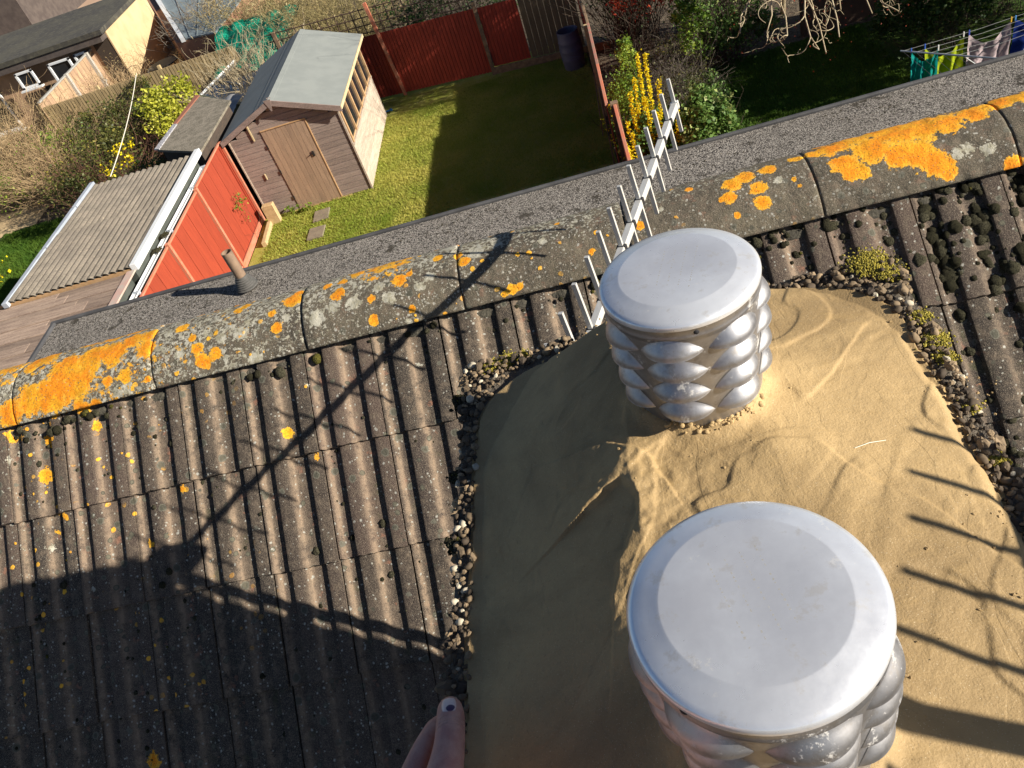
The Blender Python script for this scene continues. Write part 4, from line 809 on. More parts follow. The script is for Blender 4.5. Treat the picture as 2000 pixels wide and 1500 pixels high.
P = np.concatenate(FP); V, F = leaf_quads(np.repeat(P, 2, 0)+g.normal(0, .008, (len(P)*2, 3)), .034, .8, 9, .1); mesh_np('flowers', V, F, LEAF['forsythia'], fs, False, {'lv': np.repeat(g.random(len(P)*2), 4)})
V, F = twigs_mesh(np.array(WP), np.full(len(WP), .008), np.full(len(WP), .003)); mesh_np('branches', V, F, M_tw['dark'], fs)
# twisted bare tree at the top right
tt_ = empty('twisted_hazel', (4.9, 19.8, 0), 'bare tree with pale corkscrew branches hanging over the shaded lawn at the top right', 'tree')
def curly(p, d, L, n, amp, g):
    pts = [np.array(p, float)]; d = np.array(d, float); d /= np.linalg.norm(d); ax = g.normal(0, 1, 3); ax /= np.linalg.norm(ax)
    for i in range(n):
        pts.append(pts[-1]+d*L/n); ax = ax+g.normal(0, .55, 3); ax /= np.linalg.norm(ax); d = d+np.cross(ax, d)*amp; d /= np.linalg.norm(d)
    return np.array(pts)
g = np.random.default_rng(77); m = MB(); br = []
trunk = [(4.9, 19.8, 0), (4.92, 19.5, 1.0), (4.8, 18.6, 2.0), (4.6, 17.6, 2.7)]; m.tube(trunk, [.07, .06, .05, .045], 8); m.build('trunk', M_tw['pale'], tt_, True)
m = MB(); limbs = []
for (tx, ty, tz) in ((3.2, 14.2, 2.0), (3.7, 13.1, 1.95), (3.4, 13.6, 2.1), (4.2, 13.3, 2.0), (5.1, 13.5, 2.0), (4.6, 14.4, 2.1), (3.0, 14.9, 2.1), (4.0, 14.0, 2.1), (4.8, 13.8, 2.0), (3.9, 13.2, 1.9), (2.9, 14.6, 2.0), (5.3, 14.2, 2.1), (3.5, 14.4, 2.3), (4.4, 13.9, 2.2)):
    p0 = np.array((4.6, 17.6, 2.7)); p1 = np.array((tx, ty, tz)); mid = (p0+p1)/2+g.normal(0, .15, 3)+np.array([0, 0, .25]); n_ = 11; t = np.linspace(0, 1, n_)[:, None]
    Pq = (1-t)**2*p0+2*t*(1-t)*mid+t*t*p1+g.normal(0, .035, (n_, 3)); m.tube([tuple(q) for q in Pq], list(np.linspace(.022, .010, n_)), 6); limbs.append(Pq)
    for _ in range(6):
        i = int(g.integers(3, n_)); C_ = curly(Pq[i], g.normal(0, 1, 3)+np.array([-.1, -.5, -.3]), g.uniform(.5, .95), 12, .5, g); m.tube([tuple(q) for q in C_], list(np.linspace(.0095, .0045, 13)), 5)
        for _ in range(2): j = int(g.integers(3, 11)); D_ = curly(C_[j], g.normal(0, 1, 3), g.uniform(.15, .4), 7, .6, g); m.tube([tuple(q) for q in D_], list(np.linspace(.0055, .003, 8)), 4)
m.build('branches', M_tw['pale'], tt_, True)
P = []
for L_ in limbs: P.append(L_[g.integers(4, 11, 26)]+g.normal(0, .16, (26, 3)))
P = np.concatenate(P); V, F = leaf_quads(P, .028, .6, 4); mesh_np('red_buds', V, F, LEAF['red'], tt_, False, {'lv': np.repeat(g.random(len(P)), 4)})
shrub('hedge_shrub', 'leafy green hedge in the sun at the top right corner, above the washing', 'hedge', (8.2, 16.6, 1.6), (1.6, .8, 1.5), 'fresh', 6500, .09, .7, 'dark', 90, 40, 'hedging of the right-hand garden', 48, leafcol=(0, .9))
shrub('hedge_shrub', 'dark hedge in shadow behind the clothes airer', 'hedge', (6.7, 15.9, .75), (1.1, .6, .75), 'dark_green', 5200, .08, .7, 'dark', 80, 36, 'hedging of the right-hand garden', 49)
shrub('hedge_shrub', 'unseen tall hedge added for shade right of the clothes airer', 'hedge', (9.9, 15.0, 1.9), (1.2, 2.3, 2.2), 'dark_green', 15000, .12, .7, 'dark', 160, 90, 'hedging of the right-hand garden', 50)  # out of view, added to throw shade over the neighbouring lawn
shrub('hedge_shrub', 'unseen hedge added for shade at the near right of the neighbouring garden', 'hedge', (9.4, 9.4, 1.0), (1.0, 2.6, 1.1), 'dark_green', 11000, .12, .7, 'dark', 120, 70, 'hedging of the right-hand garden', 51)  # out of view, added as a shade caster, height set by its shadow
for (x, y, z, s_, lb) in ((-6.95, 16.72, .12, .12, 'small green weed at the left corner of the wooden shed'), (-6.55, 16.68, .10, .10, 'small green weed at the foot of the shed door'), (-7.62, 16.0, .8, .10, 'weed climbing up the red fence beside the shed')):
    shrub('weed', lb, 'plant', (x, y, z), (s_*1.5, s_*.9, s_*1.1) if z < .5 else (.05, .35, .45), 'fresh', 150, .045, .7, 'dark', 6, 8, seed=int(abs(x)*100), twr=.002)
# ================================================================ WOODEN SHED
M_shedw = simple('weathered_shed_board', (.285, .222, .190), (.200, .158, .138), 3.0, .85, .003, 20, stretch=(1, 3, 9), rv=.12, fine=1.5)
M_sheds = simple('pale_weathered_board', (.50, .42, .34), (.36, .29, .225), 3.0, .85, .003, 20, stretch=(3, 1, 9), rv=.12, fine=1.3)
M_door = simple('shed_door_board', (.37, .255, .17), (.28, .195, .135), 3.0, .8, .003, 20, stretch=(9, 3, 1), rv=.08, fine=1.25)
M_trim = simple('planed_pine_trim', (.56, .36, .19), (.48, .29, .14), 4, .7, .001, 20, stretch=(3, 1, 3))
M_trimy = simple('pale_pine_trim', (.66, .54, .33), (.58, .46, .26), 4, .7)
M_feltg = simple('grey_mineral_felt', (.245, .265, .255), (.215, .235, .228), 2.2, .9, .0015, 160, world=True)
M_feltseam = simple('felt_seam', (.10, .11, .12), rough=.9)
M_glass = N('window_glass', .08, 0, .5); M_glass.col((.02, .022, .025)); M_glass.b.inputs['Transmission Weight'].default_value = 0.0; M_glass = M_glass.m
M_inside = simple('dark_shed_inside', (.05, .035, .025), rough=.95)
shed = empty('garden_shed', (-6.3, 18.7, 0), 'wooden garden shed with a grey felt pitched roof and a row of side windows', 'shed')
X0, X1, Y0, Y1, EV, AP = -7.57, -5.045, 16.88, 20.72, 2.00, 2.55
m = MB(); m.box(((X0+X1)/2, (Y0+Y1)/2, .98), (X1-X0-.05, Y1-Y0-.05, 1.96-.9), ch=0); m.build('inner_lining', M_inside, shed)
def gz_(x): return EV+(AP-EV)*(1-abs(x-(X0+X1)/2)/((X1-X0)/2))
# front boards: horizontal shiplap, stopped at the door
DX0, DX1, DZ = -6.815, -5.79, 1.97
nb_ = 20; bh = AP/nb_*1.0
for i in range(nb_):
    z0, z1 = .04+i*.128, .04+(i+1)*.128
    if z0 >= AP-.05: break
    zt_ = min(z1, AP); xa = X0; xb = X1
    if z1 > EV: hw = (X1-X0)/2*(AP-min(z1, AP-.02))/(AP-EV); cxm = (X0+X1)/2; xa, xb = cxm-hw, cxm+hw
    segs = [(xa, xb)] if z0 > DZ-.03 else [(xa, DX0-.01), (DX1+.01, xb)]
    for (p, q) in segs:
        if q-p < .05: continue
        m = MB(); m.add([(p, Y0+.004, z0), (q, Y0+.004, z0), (q, Y0-.012, z0+.004), (p, Y0-.012, z0+.004), (p, Y0-.010, z1-.012), (q, Y0-.010, z1-.012), (q, Y0+.004, z1-.001), (p, Y0+.004, z1-.001)], [(0, 1, 2, 3), (3, 2, 5, 4), (4, 5, 6, 7)])
        o = m.build('cladding_board', M_shedw, shed)
# door of vertical boards
door = MB(); door.box(((DX0+DX1)/2, Y0+.0, 1.0), (DX1-DX0, .02, 1.93)); door = door.build('door', M_door, shed)
nd = 9; wd = (DX1-DX0)/nd
for i in range(nd):
    m = MB(); m.box((DX0+wd*(i+.5), Y0-.018, 1.0), (wd-.006, .016, 1.92), ch=.003); m.build('door_board', M_door, door)
m = MB(); m.box((-5.94, Y0-.036, 1.20), (.05, .02, .12), ch=.004); m.tube([(-5.94, Y0-.05, 1.22), (-5.99, Y0-.055, 1.21), (-6.06, Y0-.05, 1.17)], .009, 6); m.build('handle', M_blackpl, door)
for z in (.35, 1.0, 1.62):
    m = MB(); m.box((DX0-.005, Y0-.03, z), (.03, .012, .09), ch=.003); m.build('hinge', M_blackpl, door)
m = MB(); m.box((DX1+.012, Y0-.024, 1.0), (.022, .022, 1.97)); m.box(((DX0+DX1)/2, Y0-.026, DZ+.012), (DX1-DX0, .024, .022)); m.build('door_frame', M_trim, shed)
m = MB(); m.box(((DX0+DX1)/2, Y0-.03, .02), (DX1-DX0+.5, .05, .045)); m.build('door_sill', M_trim, shed)
m = MB(); m.box((X0-.004, Y0-.016, .98), (.03, .03, 1.96)); m.box((X1+.004, Y0-.016, .98), (.036, .036, 1.99)); m.box((X1+.004, Y1, .98), (.03, .03, 1.96)); m.build('corner_trim', M_sheds, shed)
m = MB(); m.box((-7.02, Y0-.03, 2.0), (.03, .02, .35), M=Matrix.Rotation(0, 3, 'Z')); m.box((-7.18, Y0-.03, 1.0), (.02, .02, .14)); m.build('hook_batten', M_trimy, shed)
# right side: boards below the window band
for i in range(9):
    z0, z1 = .03+i*.119, .03+(i+1)*.119
    m = MB(); m.add([(X1-.004, Y0, z0), (X1-.004, Y1, z0), (X1+.012, Y1, z0+.004), (X1+.012, Y0, z0+.004), (X1+.010, Y0, z1-.010), (X1+.010, Y1, z1-.010), (X1-.004, Y1, z1-.001), (X1-.004, Y0, z1-.001)], [(0, 1, 2, 3), (3, 2, 5, 4), (4, 5, 6, 7)]); m.build('side_board', M_sheds, shed)
m = MB(); m.box((X1+.01, (Y0+Y1)/2, 1.115), (.05, Y1-Y0, .04)); m.build('window_sill', M_sheds, shed)
m = MB(); m.box((X1+.005, (Y0+Y1)/2, 1.935), (.04, Y1-Y0, .10)); m.build('window_head', M_trim, shed)
n_w = 6
for i in range(n_w+1):
    y = Y0+.12+(Y1-Y0-.2)*i/n_w; m = MB(); m.box((X1+.008, y, 1.51), (.045, .075 if i % 2 == 0 else .045, .76)); m.build('window_post', M_trim, shed)
for i in range(n_w):
    ya = Y0+.12+(Y1-Y0-.2)*(i+.5)/n_w; m = MB(); m.box((X1-.012, ya, 1.51), (.004, (Y1-Y0-.2)/n_w-.05, .74)); pn = m.build('window_pane', M_glass, shed)
    m = MB(); m.box((X1-.006, ya, 1.155), (.018, (Y1-Y0-.2)/n_w-.08, .03)); m.build('pane_bead', M_trim, pn)
m = MB(); m.box((X0-.0, (Y0+Y1)/2, .98), (.02, Y1-Y0, 1.96)); m.build('left_wall', M_shedw, shed)
m = MB(); m.box(((X0+X1)/2, Y1, .98), (X1-X0, .02, 1.96)); m.build('back_wall', M_shedw, shed)
# roof: two slabs of felt, with laps
RX0, RX1, RY0, RY1, xc = -7.69, -4.91, 16.74, 21.05, -6.305; ZE = EV+.045; ZA = AP+.04
def slab(xa, za, xb, zb, ya, yb, th):
    m = MB(); m.add([(xa, ya, za), (xb, ya, zb), (xb, yb, zb), (xa, yb, za), (xa, ya, za-th), (xb, ya, zb-th), (xb, yb, zb-th), (xa, yb, za-th)], [(0, 1, 2, 3), (7, 6, 5, 4), (0, 4, 5, 1), (1, 5, 6, 2), (2, 6, 7, 3), (3, 7, 4, 0)]); return m
r1 = slab(xc, ZA, RX1, ZE, RY0, RY1, .03).build('roof_felt', M_feltg, shed)
r2 = slab(RX0, ZE, xc, ZA, RY0, RY1, .03).build('roof_felt', M_feltg, shed)
def lerpz(x): return ZA-(ZA-ZE)*abs(x-xc)/(xc-RX0)
for (xa, xb) in ((-6.56, -6.545), (-6.72, -6.705)):
    slab(xa, lerpz(xa)+.004, xb, lerpz(xb)+.006, RY0, RY1, .004).build('felt_lap', M_feltseam, r2)
slab(xc, ZA+.005, -6.56, lerpz(-6.56)+.005, RY0, RY1, .004).build('ridge_felt', M_feltg, r2)
slab(xc, ZA+.006, xc+.10, lerpz(xc+.10)+.006, RY0, RY1, .004).build('ridge_felt', M_feltg, r1)
def fascia(xa, za, xb, zb, y):
    m = MB(); m.add([(xa, y-.02, za), (xb, y-.02, zb), (xb, y+.006, zb), (xa, y+.006, za), (xa, y-.02, za-.12), (xb, y-.02, zb-.12), (xb, y+.006, zb-.12), (xa, y+.006, za-.12)], [(0, 1, 2, 3), (7, 6, 5, 4), (0, 4, 5, 1), (1, 5, 6, 2), (2, 6, 7, 3), (3, 7, 4, 0)]); return m
M_fas = simple('grey_brown_fascia', (.27, .20, .175), (.20, .15, .13), 4, .85, .002, 20, stretch=(1, 3, 3), fine=1.4)
fascia(RX0, ZE+.006, xc-.02, ZA+.006, RY0).build('bargeboard', M_fas, shed); fascia(xc+.02, ZA+.006, RX1, ZE+.006, RY0).build('bargeboard', M_fas, shed)
m = MB(); m.add([(xc-.075, RY0-.03, ZA+.02), (xc+.075, RY0-.03, ZA+.02), (xc+.01, RY0-.03, ZA-.22), (xc-.01, RY0-.03, ZA-.22), (xc-.075, RY0-.012, ZA+.02), (xc+.075, RY0-.012, ZA+.02), (xc+.01, RY0-.012, ZA-.22), (xc-.01, RY0-.012, ZA-.22)], [(0, 3, 2, 1), (4, 5, 6, 7), (0, 1, 5, 4), (1, 2, 6, 5), (2, 3, 7, 6), (3, 0, 4, 7)]); m.build('finial_board', M_fas, shed)
m = MB(); m.box((RX1+.006, (RY0+RY1)/2, ZE-.035), (.018, RY1-RY0, .075)); m.build('eaves_trim', M_trimy, shed)
# ================================================================ RED FENCES
def redmat(name, a, b_, st): return simple(name, a, b_, 2.5, .75, .002, 18, stretch=st, rv=.07, fine=.75)
M_red = redmat('orange_red_painted_board', (.36, .052, .021), (.30, .042, .017), (9, 9, 1.2)); M_redcap = simple('faded_red_rail', (.60, .17, .09), (.50, .22, .14), 5, .8, .001, 30, stretch=(3, 1, 3))
M_redd = redmat('dark_red_fence_slat', (.42, .050, .026), (.30, .036, .020), (9, 9, 1.2)); M_timb = simple('pale_sawn_timber', (.55, .42, .22), (.45, .33, .17), 5, .8, .001, 40, stretch=(3, 1, 3)); M_oldw = simple('old_brown_wood', (.26, .17, .10), (.17, .11, .07), 5, .85, .002, 40, stretch=(2, 2, 2))
lf_ = empty('fence', (-7.75, 13.8, 0), 'orange-red boarded garden fence running from the shed corner down to the flat roof', 'fence', 'garden fences')
posts = [8.8, 10.8, 12.80, 14.80, 16.86]
for i in range(4):
    a_, b_ = posts[i]+.05, posts[i+1]-.05; tz = 1.94 if i < 3 else 1.99; nbd = 5; w = (b_-a_)/nbd
    for k in range(nbd):
        m = MB(); m.box((-7.76+(k % 2)*.002, a_+w*(k+.5), (tz+.16)/2+.02), (.018, w-.012, tz-.16), ch=.003); m.build('fence_board', M_red, lf_)
    m = MB(); m.box((-7.758, (a_+b_)/2, tz+.035), (.05, b_-a_, .035), ch=.004); m.build('capping_rail', M_redcap, lf_)
    m = MB(); m.box((-7.742, (a_+b_)/2, .085), (.035, b_-a_, .15), ch=.004); m.build('gravel_board', M_timb if i < 2 else M_redcap, lf_)
    m = MB(); m.box((-7.785, (a_+b_)/2, 1.0), (.012, b_-a_, 1.85)); m.build('backing', M_redd, lf_)
for y in posts:
    m = MB(); m.box((-7.745, y, 1.0), (.075, .075, 2.06), ch=.008); m.build('fence_post', M_redcap, lf_)
for dy in (.12, .20): m = MB(); m.box((-7.735, 16.86-dy, 1.05), (.03, .03, 1.85)); m.build('batten', M_red, lf_)
tag(MB().box((-7.36, 16.57, .25), (.26, .16, .50), ch=.01).build('timber_post', M_timb), 'short upright square timber block standing at the left corner of the shed', 'timber')
tag(MB().box((-7.46, 16.05, .07), (.10, .95, .13), rz=.06, ch=.01).build('timber_block', M_timb), 'pale square timber lying on the grass at the foot of the red fence', 'timber')
M_slab = simple('mossy_concrete_slab', (.25, .21, .15), (.18, .15, .11), 8, .9, .004, 60, world=True, fine=1.4)
m = MB(); m.box((-6.19, 16.25, .045), (.36, .46, .05), rz=.05, ch=.006); tag(m.build('stepping_stone', M_slab), 'square concrete slab in the lawn nearer the shed door', 'paving slab', 'stepping stones in the lawn')
m = MB(); m.box((-6.20, 15.50, .045), (.37, .46, .05), rz=.0, ch=.006); tag(m.build('stepping_stone', M_slab), 'square concrete slab in the lawn nearer the flat roof', 'paving slab', 'stepping stones in the lawn')
# back fence: red feather-edge slats, two bays, then dark brown boards
bf = empty('fence', (-3.7, 21.7, 0), 'dark red close-slatted back fence with trellis on top, mostly in shade', 'fence', 'garden fences')
p0, p1 = np.array([-7.6, 22.35]), np.array([-2.10, 21.38]); L_ = np.linalg.norm(p1-p0); an = math.atan2(p1[1]-p0[1], p1[0]-p0[0]); nsl = 58
for i in range(nsl):
    c_ = p0+(p1-p0)*(i+.5)/nsl; m = MB(); m.box((c_[0], c_[1]-.004*(i % 2), .90), (L_/nsl-.012, .020, 1.64), rz=an+.10, ch=.003); m.build('fence_slat', M_redd, bf)
p2, p3 = np.array([-2.04, 21.36]), np.array([-1.05, 21.18]); 
for i in range(11):
    c_ = p2+(p3-p2)*(i+.5)/11; m = MB(); m.box((c_[0], c_[1], .96), (.082, .020, 1.50), rz=an+.10, ch=.003); m.build('fence_slat', M_redd, bf)
m = MB(); c_ = (p0+p1)/2; m.box((c_[0], c_[1]+.03, .9), (L_, .012, 1.6), rz=an); c_ = (p2+p3)/2; m.box((c_[0], c_[1]+.03, .95), (1.0, .012, 1.5), rz=an); m.build('fence_backing', simple('near_black_wood', (.03, .012, .01)), bf)
for (x, y, h_, mt, tl) in ((-2.09, 21.33, 1.9, M_oldw, .0), (-4.66, 21.80, 2.52, M_redcap, -.06), (-7.4, 22.3, 2.4, M_oldw, 0)):
    m = MB(); m.box((x, y, h_/2), (.085, .085, h_), M=Matrix.Rotation(tl, 3, 'Y'), ch=.006); m.build('fence_post', mt, bf)
m = MB(); m.box((-.52, 21.05, .10), (3.2, .05, .20), rz=an, ch=.004); m.build('gravel_board', M_oldw, bf)
M_trel = simple('dark_trellis_wood', (.10, .06, .045), (.16, .10, .07), 5, .9)
for k in range(24):
    c_ = p0+(p1-p0)*(k+.5)/24*1.0; m = MB(); m.box((c_[0], c_[1], 2.08), (.022, .014, .66), rz=an); m.build('trellis_upright', M_trel, bf)
for k in range(4):
    c_ = (p0+p1)/2; m = MB(); m.box((c_[0], c_[1]-.015, 1.80+.19*k), (L_, .012, .024), rz=an); m.build('trellis_rail', M_trel, bf)
bb_ = empty('fence', (-.4, 21.05, 0), 'plain dark brown boarded fence panel behind the blue barrel', 'fence', 'garden fences')
M_brn = simple('dull_brown_board', (.17, .125, .075), (.13, .095, .06), 3, .9, .002, 20, stretch=(9, 9, 1), rv=.08)
for k in range(9):
    t = (k+.5)/9; m = MB(); m.box((-1.02+1.36*t, 21.17-.25*t, 1.02), (1.36/9-.008, .02, 1.62), rz=an, ch=.003); m.build('fence_board', M_brn, bb_)
# dividing fence seen from above along its top edge
df = empty('fence', (.36, 14.5, 0), 'thin red fence seen from above along its top, dividing our lawn from the right-hand garden', 'fence', 'garden fences')
M_pinkw = simple('peeling_pink_rail', (.42, .16, .12), (.30, .20, .14), 8, .85, .002, 40)
def fpanel(x0, y0, x1, y1, top, nbd, capm):
    dx, dy = x1-x0, y1-y0; L = math.hypot(dx, dy); an = math.atan2(dy, dx)
    for k in range(nbd):
        t = (k+.5)/nbd; m = MB(); m.box((x0+dx*t, y0+dy*t, top/2), (L/nbd-.004, .018, top-.04), rz=an, ch=.003); m.build('fence_board', M_red, df)
    m = MB(); m.box(((x0+x1)/2, (y0+y1)/2, top+.005), (L, .055, .04), rz=an, ch=.006); m.build('capping_rail', capm, df)
fpanel(.335, 13.22, .375, 15.0, 2.0, 9, M_redcap); fpanel(.375, 15.0, .42, 17.15, 2.0, 10, M_pinkw); fpanel(.42, 17.15, .43, 18.4, 1.95, 7, M_oldw); fpanel(.40, 9.2, .46, 13.15, 2.0, 20, M_redcap); fpanel(.43, 18.4, .40, 21.0, 1.75, 12, M_oldw)
m = MB(); m.box((.455, 13.20, 1.02), (.13, .11, 2.06), ch=.008); m.build('fence_post', M_oldw, df)
m = MB(); m.box((.36, 17.2, .98), (.08, .10, 2.02), ch=.008); m.build('fence_post', M_timb, df)
m = MB(); m.tube([(.20, 16.2, .02), (.30, 15.9, 1.5)], .012, 6); tag(m.build('leaning_cane', M_tw['grey']), 'thin grey cane leaning against the dividing fence in the shade', 'cane')
m = MB(); m.tube([(.28, 14.9, .02), (.31, 14.6, 1.75)], .016, 6); tag(m.build('leaning_pole', M_tw['grey']), 'grey pole leaning on the shaded side of the dividing fence', 'pole')
# barrel, blue scrap
ba = empty('water_barrel', (-.02, 20.25, 0), 'tall open-topped blue-grey ribbed plastic barrel in the shaded corner by the dividing fence', 'barrel')
M_bar = simple('faded_blue_plastic', (.085, .095, .165), (.11, .115, .17), 6, .55); m = MB()
m.lathe((-.02, 20.22, 0), [(0, .02), (.24, .02), (.255, .06), (.272, .28), (.280, .30), (.272, .32), (.282, .48), (.290, .50), (.282, .52), (.272, .68), (.280, .70), (.270, .72), (.252, .92), (.256, .95), (.244, .95), (.240, .90), (.255, .5), (.24, .06)], 40); m.build('barrel_body', M_bar, ba, True)
m = MB(); m.lathe((-.02, 20.22, 0), [(0, .30), (.25, .30)], 40); m.build('dark_water', M_under, ba)
m = MB(); m.box((-5.0, 20.95, .06), (.22, .05, .03), rz=.1, ch=.005); m.box((-4.92, 20.95, .07), (.04, .14, .03), rz=.3); tag(m.build('blue_toy', simple('bright_blue_plastic', (.02, .16, .42), rough=.5)), 'small bright blue plastic thing on the shaded grass beside the shed', 'toy')
# ================================================================ NEIGHBOUR'S GARAGE
ga = empty('garage', (-9.2, 14, 0), 'neighbour\'s low garage with a grey corrugated cement roof', 'garage')
M_corr = N('lichened_cement_sheet', .95, 0, .15); _n = M_corr.noise(30, 4, .7); _c = M_corr.mix(M_corr.step(M_corr.noise(2.2, 4, .6), .35, .65), (.27, .235, .19), (.20, .175, .145)); _c = M_corr.mix(M_corr.math('MULTIPLY', M_corr.step(_n, .52, .66), .7), _c, (.115, .10, .08)); _c = M_corr.mix(M_corr.step(M_corr.noise(14, 5, .7), .66, .69), _c, (.50, .42, .30)); M_corr.col(_c); M_corr.bump(_n, .01); M_corr = M_corr.m
GX0, GX1, GY0, GY1, GZ = -10.36, -7.93, 11.86, 16.05, 2.24
pit = (GX1-GX0)/17
def corr(x0, nrip, y0, y1, z, par):
    u = np.linspace(0, nrip, nrip*10+1); prof = .020*np.sin(u*2*math.pi)+.006*np.sin(u*4*math.pi+.6); X = x0+u*pit
    V = []; 
    for y in (y0, (y0+y1)/2, y1): V.append(np.stack([X, np.full_like(X, y)+.012*np.sin(u*2*math.pi)*0, z+prof-.012*(y-y0)/(y1-y0)], -1))
    V.append(np.stack([X, np.full_like(X, y0), z+prof-.012], -1)); V = np.stack(V[-1:]+V[:-1]); n = len(u)
    return mesh_np('roof_sheet', V.reshape(-1, 3), grid_faces(4, n)[:, ::-1], M_corr, par, False)
for r_, (ya, yb, dz) in enumerate(((GY0-.05, 14.0, .012), (13.85, GY1, 0))):
    for k, (st, ln) in enumerate(((0, 6), (6, 6), (12, 5))): corr(GX0+st*pit, ln, ya, yb, GZ+dz+.003*k+(.0 if r_ else .012), ga)
M_white = simple('white_painted_fascia', (.78, .80, .80), (.70, .72, .74), 3, .5, .0005, 60)
M_dkwall = simple('dark_grey_wall', (.085, .095, .085), (.06, .07, .06), 3, .9, .004, 30, world=True)
m = MB(); m.box(((GX0+GX1)/2, (GY0+GY1)/2, 1.08), (GX1-GX0-.16, GY1-GY0-.1, 2.10)); m.build('wall', M_dkwall, ga)
m = MB(); m.box((GX1+.01, (GY0+GY1)/2+.0, GZ+.0), (.11, GY1-GY0+.1, .13), ch=.008); m.build('bargeboard', M_white, ga)
M_bgrey = simple('blue_grey_edging', (.42, .46, .52), (.34, .38, .44), 4, .6)
for (ya, yb) in ((11.75, 13.5), (13.53, 15.05), (15.08, 16.1)):
    m = MB(); m.box((GX0-.05, (ya+yb)/2, GZ+.0), (.10, yb-ya, .10), ch=.008); m.build('edge_flashing', M_bgrey, ga)
m = MB()
GUT = []
for (ya, yb) in ((8.9, 11.35), (11.38, 13.3), (13.33, 14.9), (14.93, 15.8)):
    m = MB(); V = []; F = []; n_ = 9
    for y in (ya, yb):
        for (rr_, flip) in ((.056, 1), (.050, -1)):
            for q in range(n_): w = math.pi*q/(n_-1); V.append((-7.865+rr_*math.cos(w), y, 2.03-rr_*math.sin(w)))
    for q in range(n_-1): F += [(q, q+1, 2*n_+q+1, 2*n_+q), (n_+q+1, n_+q, 3*n_+q, 3*n_+q+1)]
    F += [(0, 2*n_, 3*n_, n_), (n_-1, 2*n_-1, 4*n_-1, 3*n_-1)]; m.add(V, F)
    m.box((-7.865, (ya+yb)/2, 1.998), (.085, yb-ya-.002, .004)); m.build('gutter', M_white, ga, False)
    m = MB(); m.box((-7.865, yb+.012, 2.0), (.13, .05, .075), ch=.01); m.build('gutter_bracket', M_bgrey, ga)
for i, (x, y, lb) in enumerate(((-7.90, 12.62, 'nearer'), (-7.90, 13.15, 'middle'))):
    P_ = np.array([(x, y, 2.05)]); fuzz('gutter_moss', [(x, y, 2.03, .09)], 350, ga, M_moss, .012, 60+i)
# boarded lean-to roof in front of the garage
le = empty('lean_to', (-9.8, 10.4, 0), 'lean-to with a flat roof of weathered brown boards at the left edge, nearest our house', 'lean-to')
M_deck = simple('weathered_roof_board', (.36, .265, .20), (.22, .155, .12), 2.4, .85, .003, 24, stretch=(1, 8, 4), rv=.36, fine=1.35)
yy = 11.80; k = 0
while yy > 7.6:
    w = (.19, .24, .15, .26, .17, .22)[k % 6]; zz = 2.16+.012*(k % 2)
    xl, xr = -13.0, -7.98-.0*k
    cuts = [xl, xl+1.7+.9*((k*37) % 10)/10, xl+3.6+.9*((k*53) % 10)/10, xr]
    for a_, b_ in zip(cuts[:-1], cuts[1:]):
        if b_-a_ > .1:
            m = MB(); m.box(((a_+b_)/2, yy-w/2, zz), (b_-a_-.006, w-.008, .028), M=Matrix.Rotation(.012*((k % 3)-1), 3, 'X'), ch=.003); m.build('roof_board', M_deck, le)
    yy -= w; k += 1
m = MB(); m.box((-10.5, 11.84, 2.19), (5.0, .035, .07), ch=.004); m.build('edge_batten', M_trim, le)
m = MB(); m.box((-7.99, 9.75, 2.195), (.16, 4.1, .03), rz=0, ch=.004); m.build('pink_edge_strip', simple('faded_pink_paint', (.56, .36, .30), (.50, .42, .36), 6, .8), le)
m = MB(); m.box((-10.5, 9.75, 1.06), (4.9, 4.0, 2.10)); m.build('wall', M_dkwall, le)
# mossy roof between garage and shed
mo = empty('outbuilding', (-8.5, 17.9, 0), 'low outbuilding with a square mossy grey roof between the garage and the wooden shed', 'outbuilding')
M_mossr = simple('mossy_grey_roof', (.24, .21, .165), (.13, .115, .085), 7, .95, .012, 30, world=True, fine=1.5)
def quadbox(P, z, th):
    m = MB(); m.add([(x, y, z) for x, y in P]+[(x, y, z-th) for x, y in P], [(0, 1, 2, 3), (7, 6, 5, 4), (0, 4, 5, 1), (1, 5, 6, 2), (2, 6, 7, 3), (3, 7, 4, 0)]); return m
quadbox([(-9.22, 17.05), (-7.92, 16.18), (-7.86, 18.75), (-9.02, 19.8)], 2.2, .05).build('roof_slab', M_mossr, mo)
quadbox([(-9.20, 18.3), (-9.10, 18.25), (-8.93, 19.75), (-9.06, 19.86)], 2.225, .03).build('brick_red_edging', simple('terracotta_paint', (.30, .115, .07), (.25, .10, .065), 5, .85), mo)
quadbox([(-9.28, 17.07), (-9.14, 17.0), (-9.08, 18.25), (-9.20, 18.3)], 2.22, .03).build('flaking_edging', simple('flaking_blue_white_paint', (.52, .52, .56), (.20, .19, .20), 22, .9), mo)
m = quadbox([(-9.15, 17.1), (-7.98, 16.3), (-7.93, 18.7), (-9.0, 19.7)], 2.14, 2.12); m.build('wall', simple('old_dark_boards', (.085, .06, .045), (.05, .04, .032), 6, .9, .004, 20, stretch=(1, 1, 8)), mo)
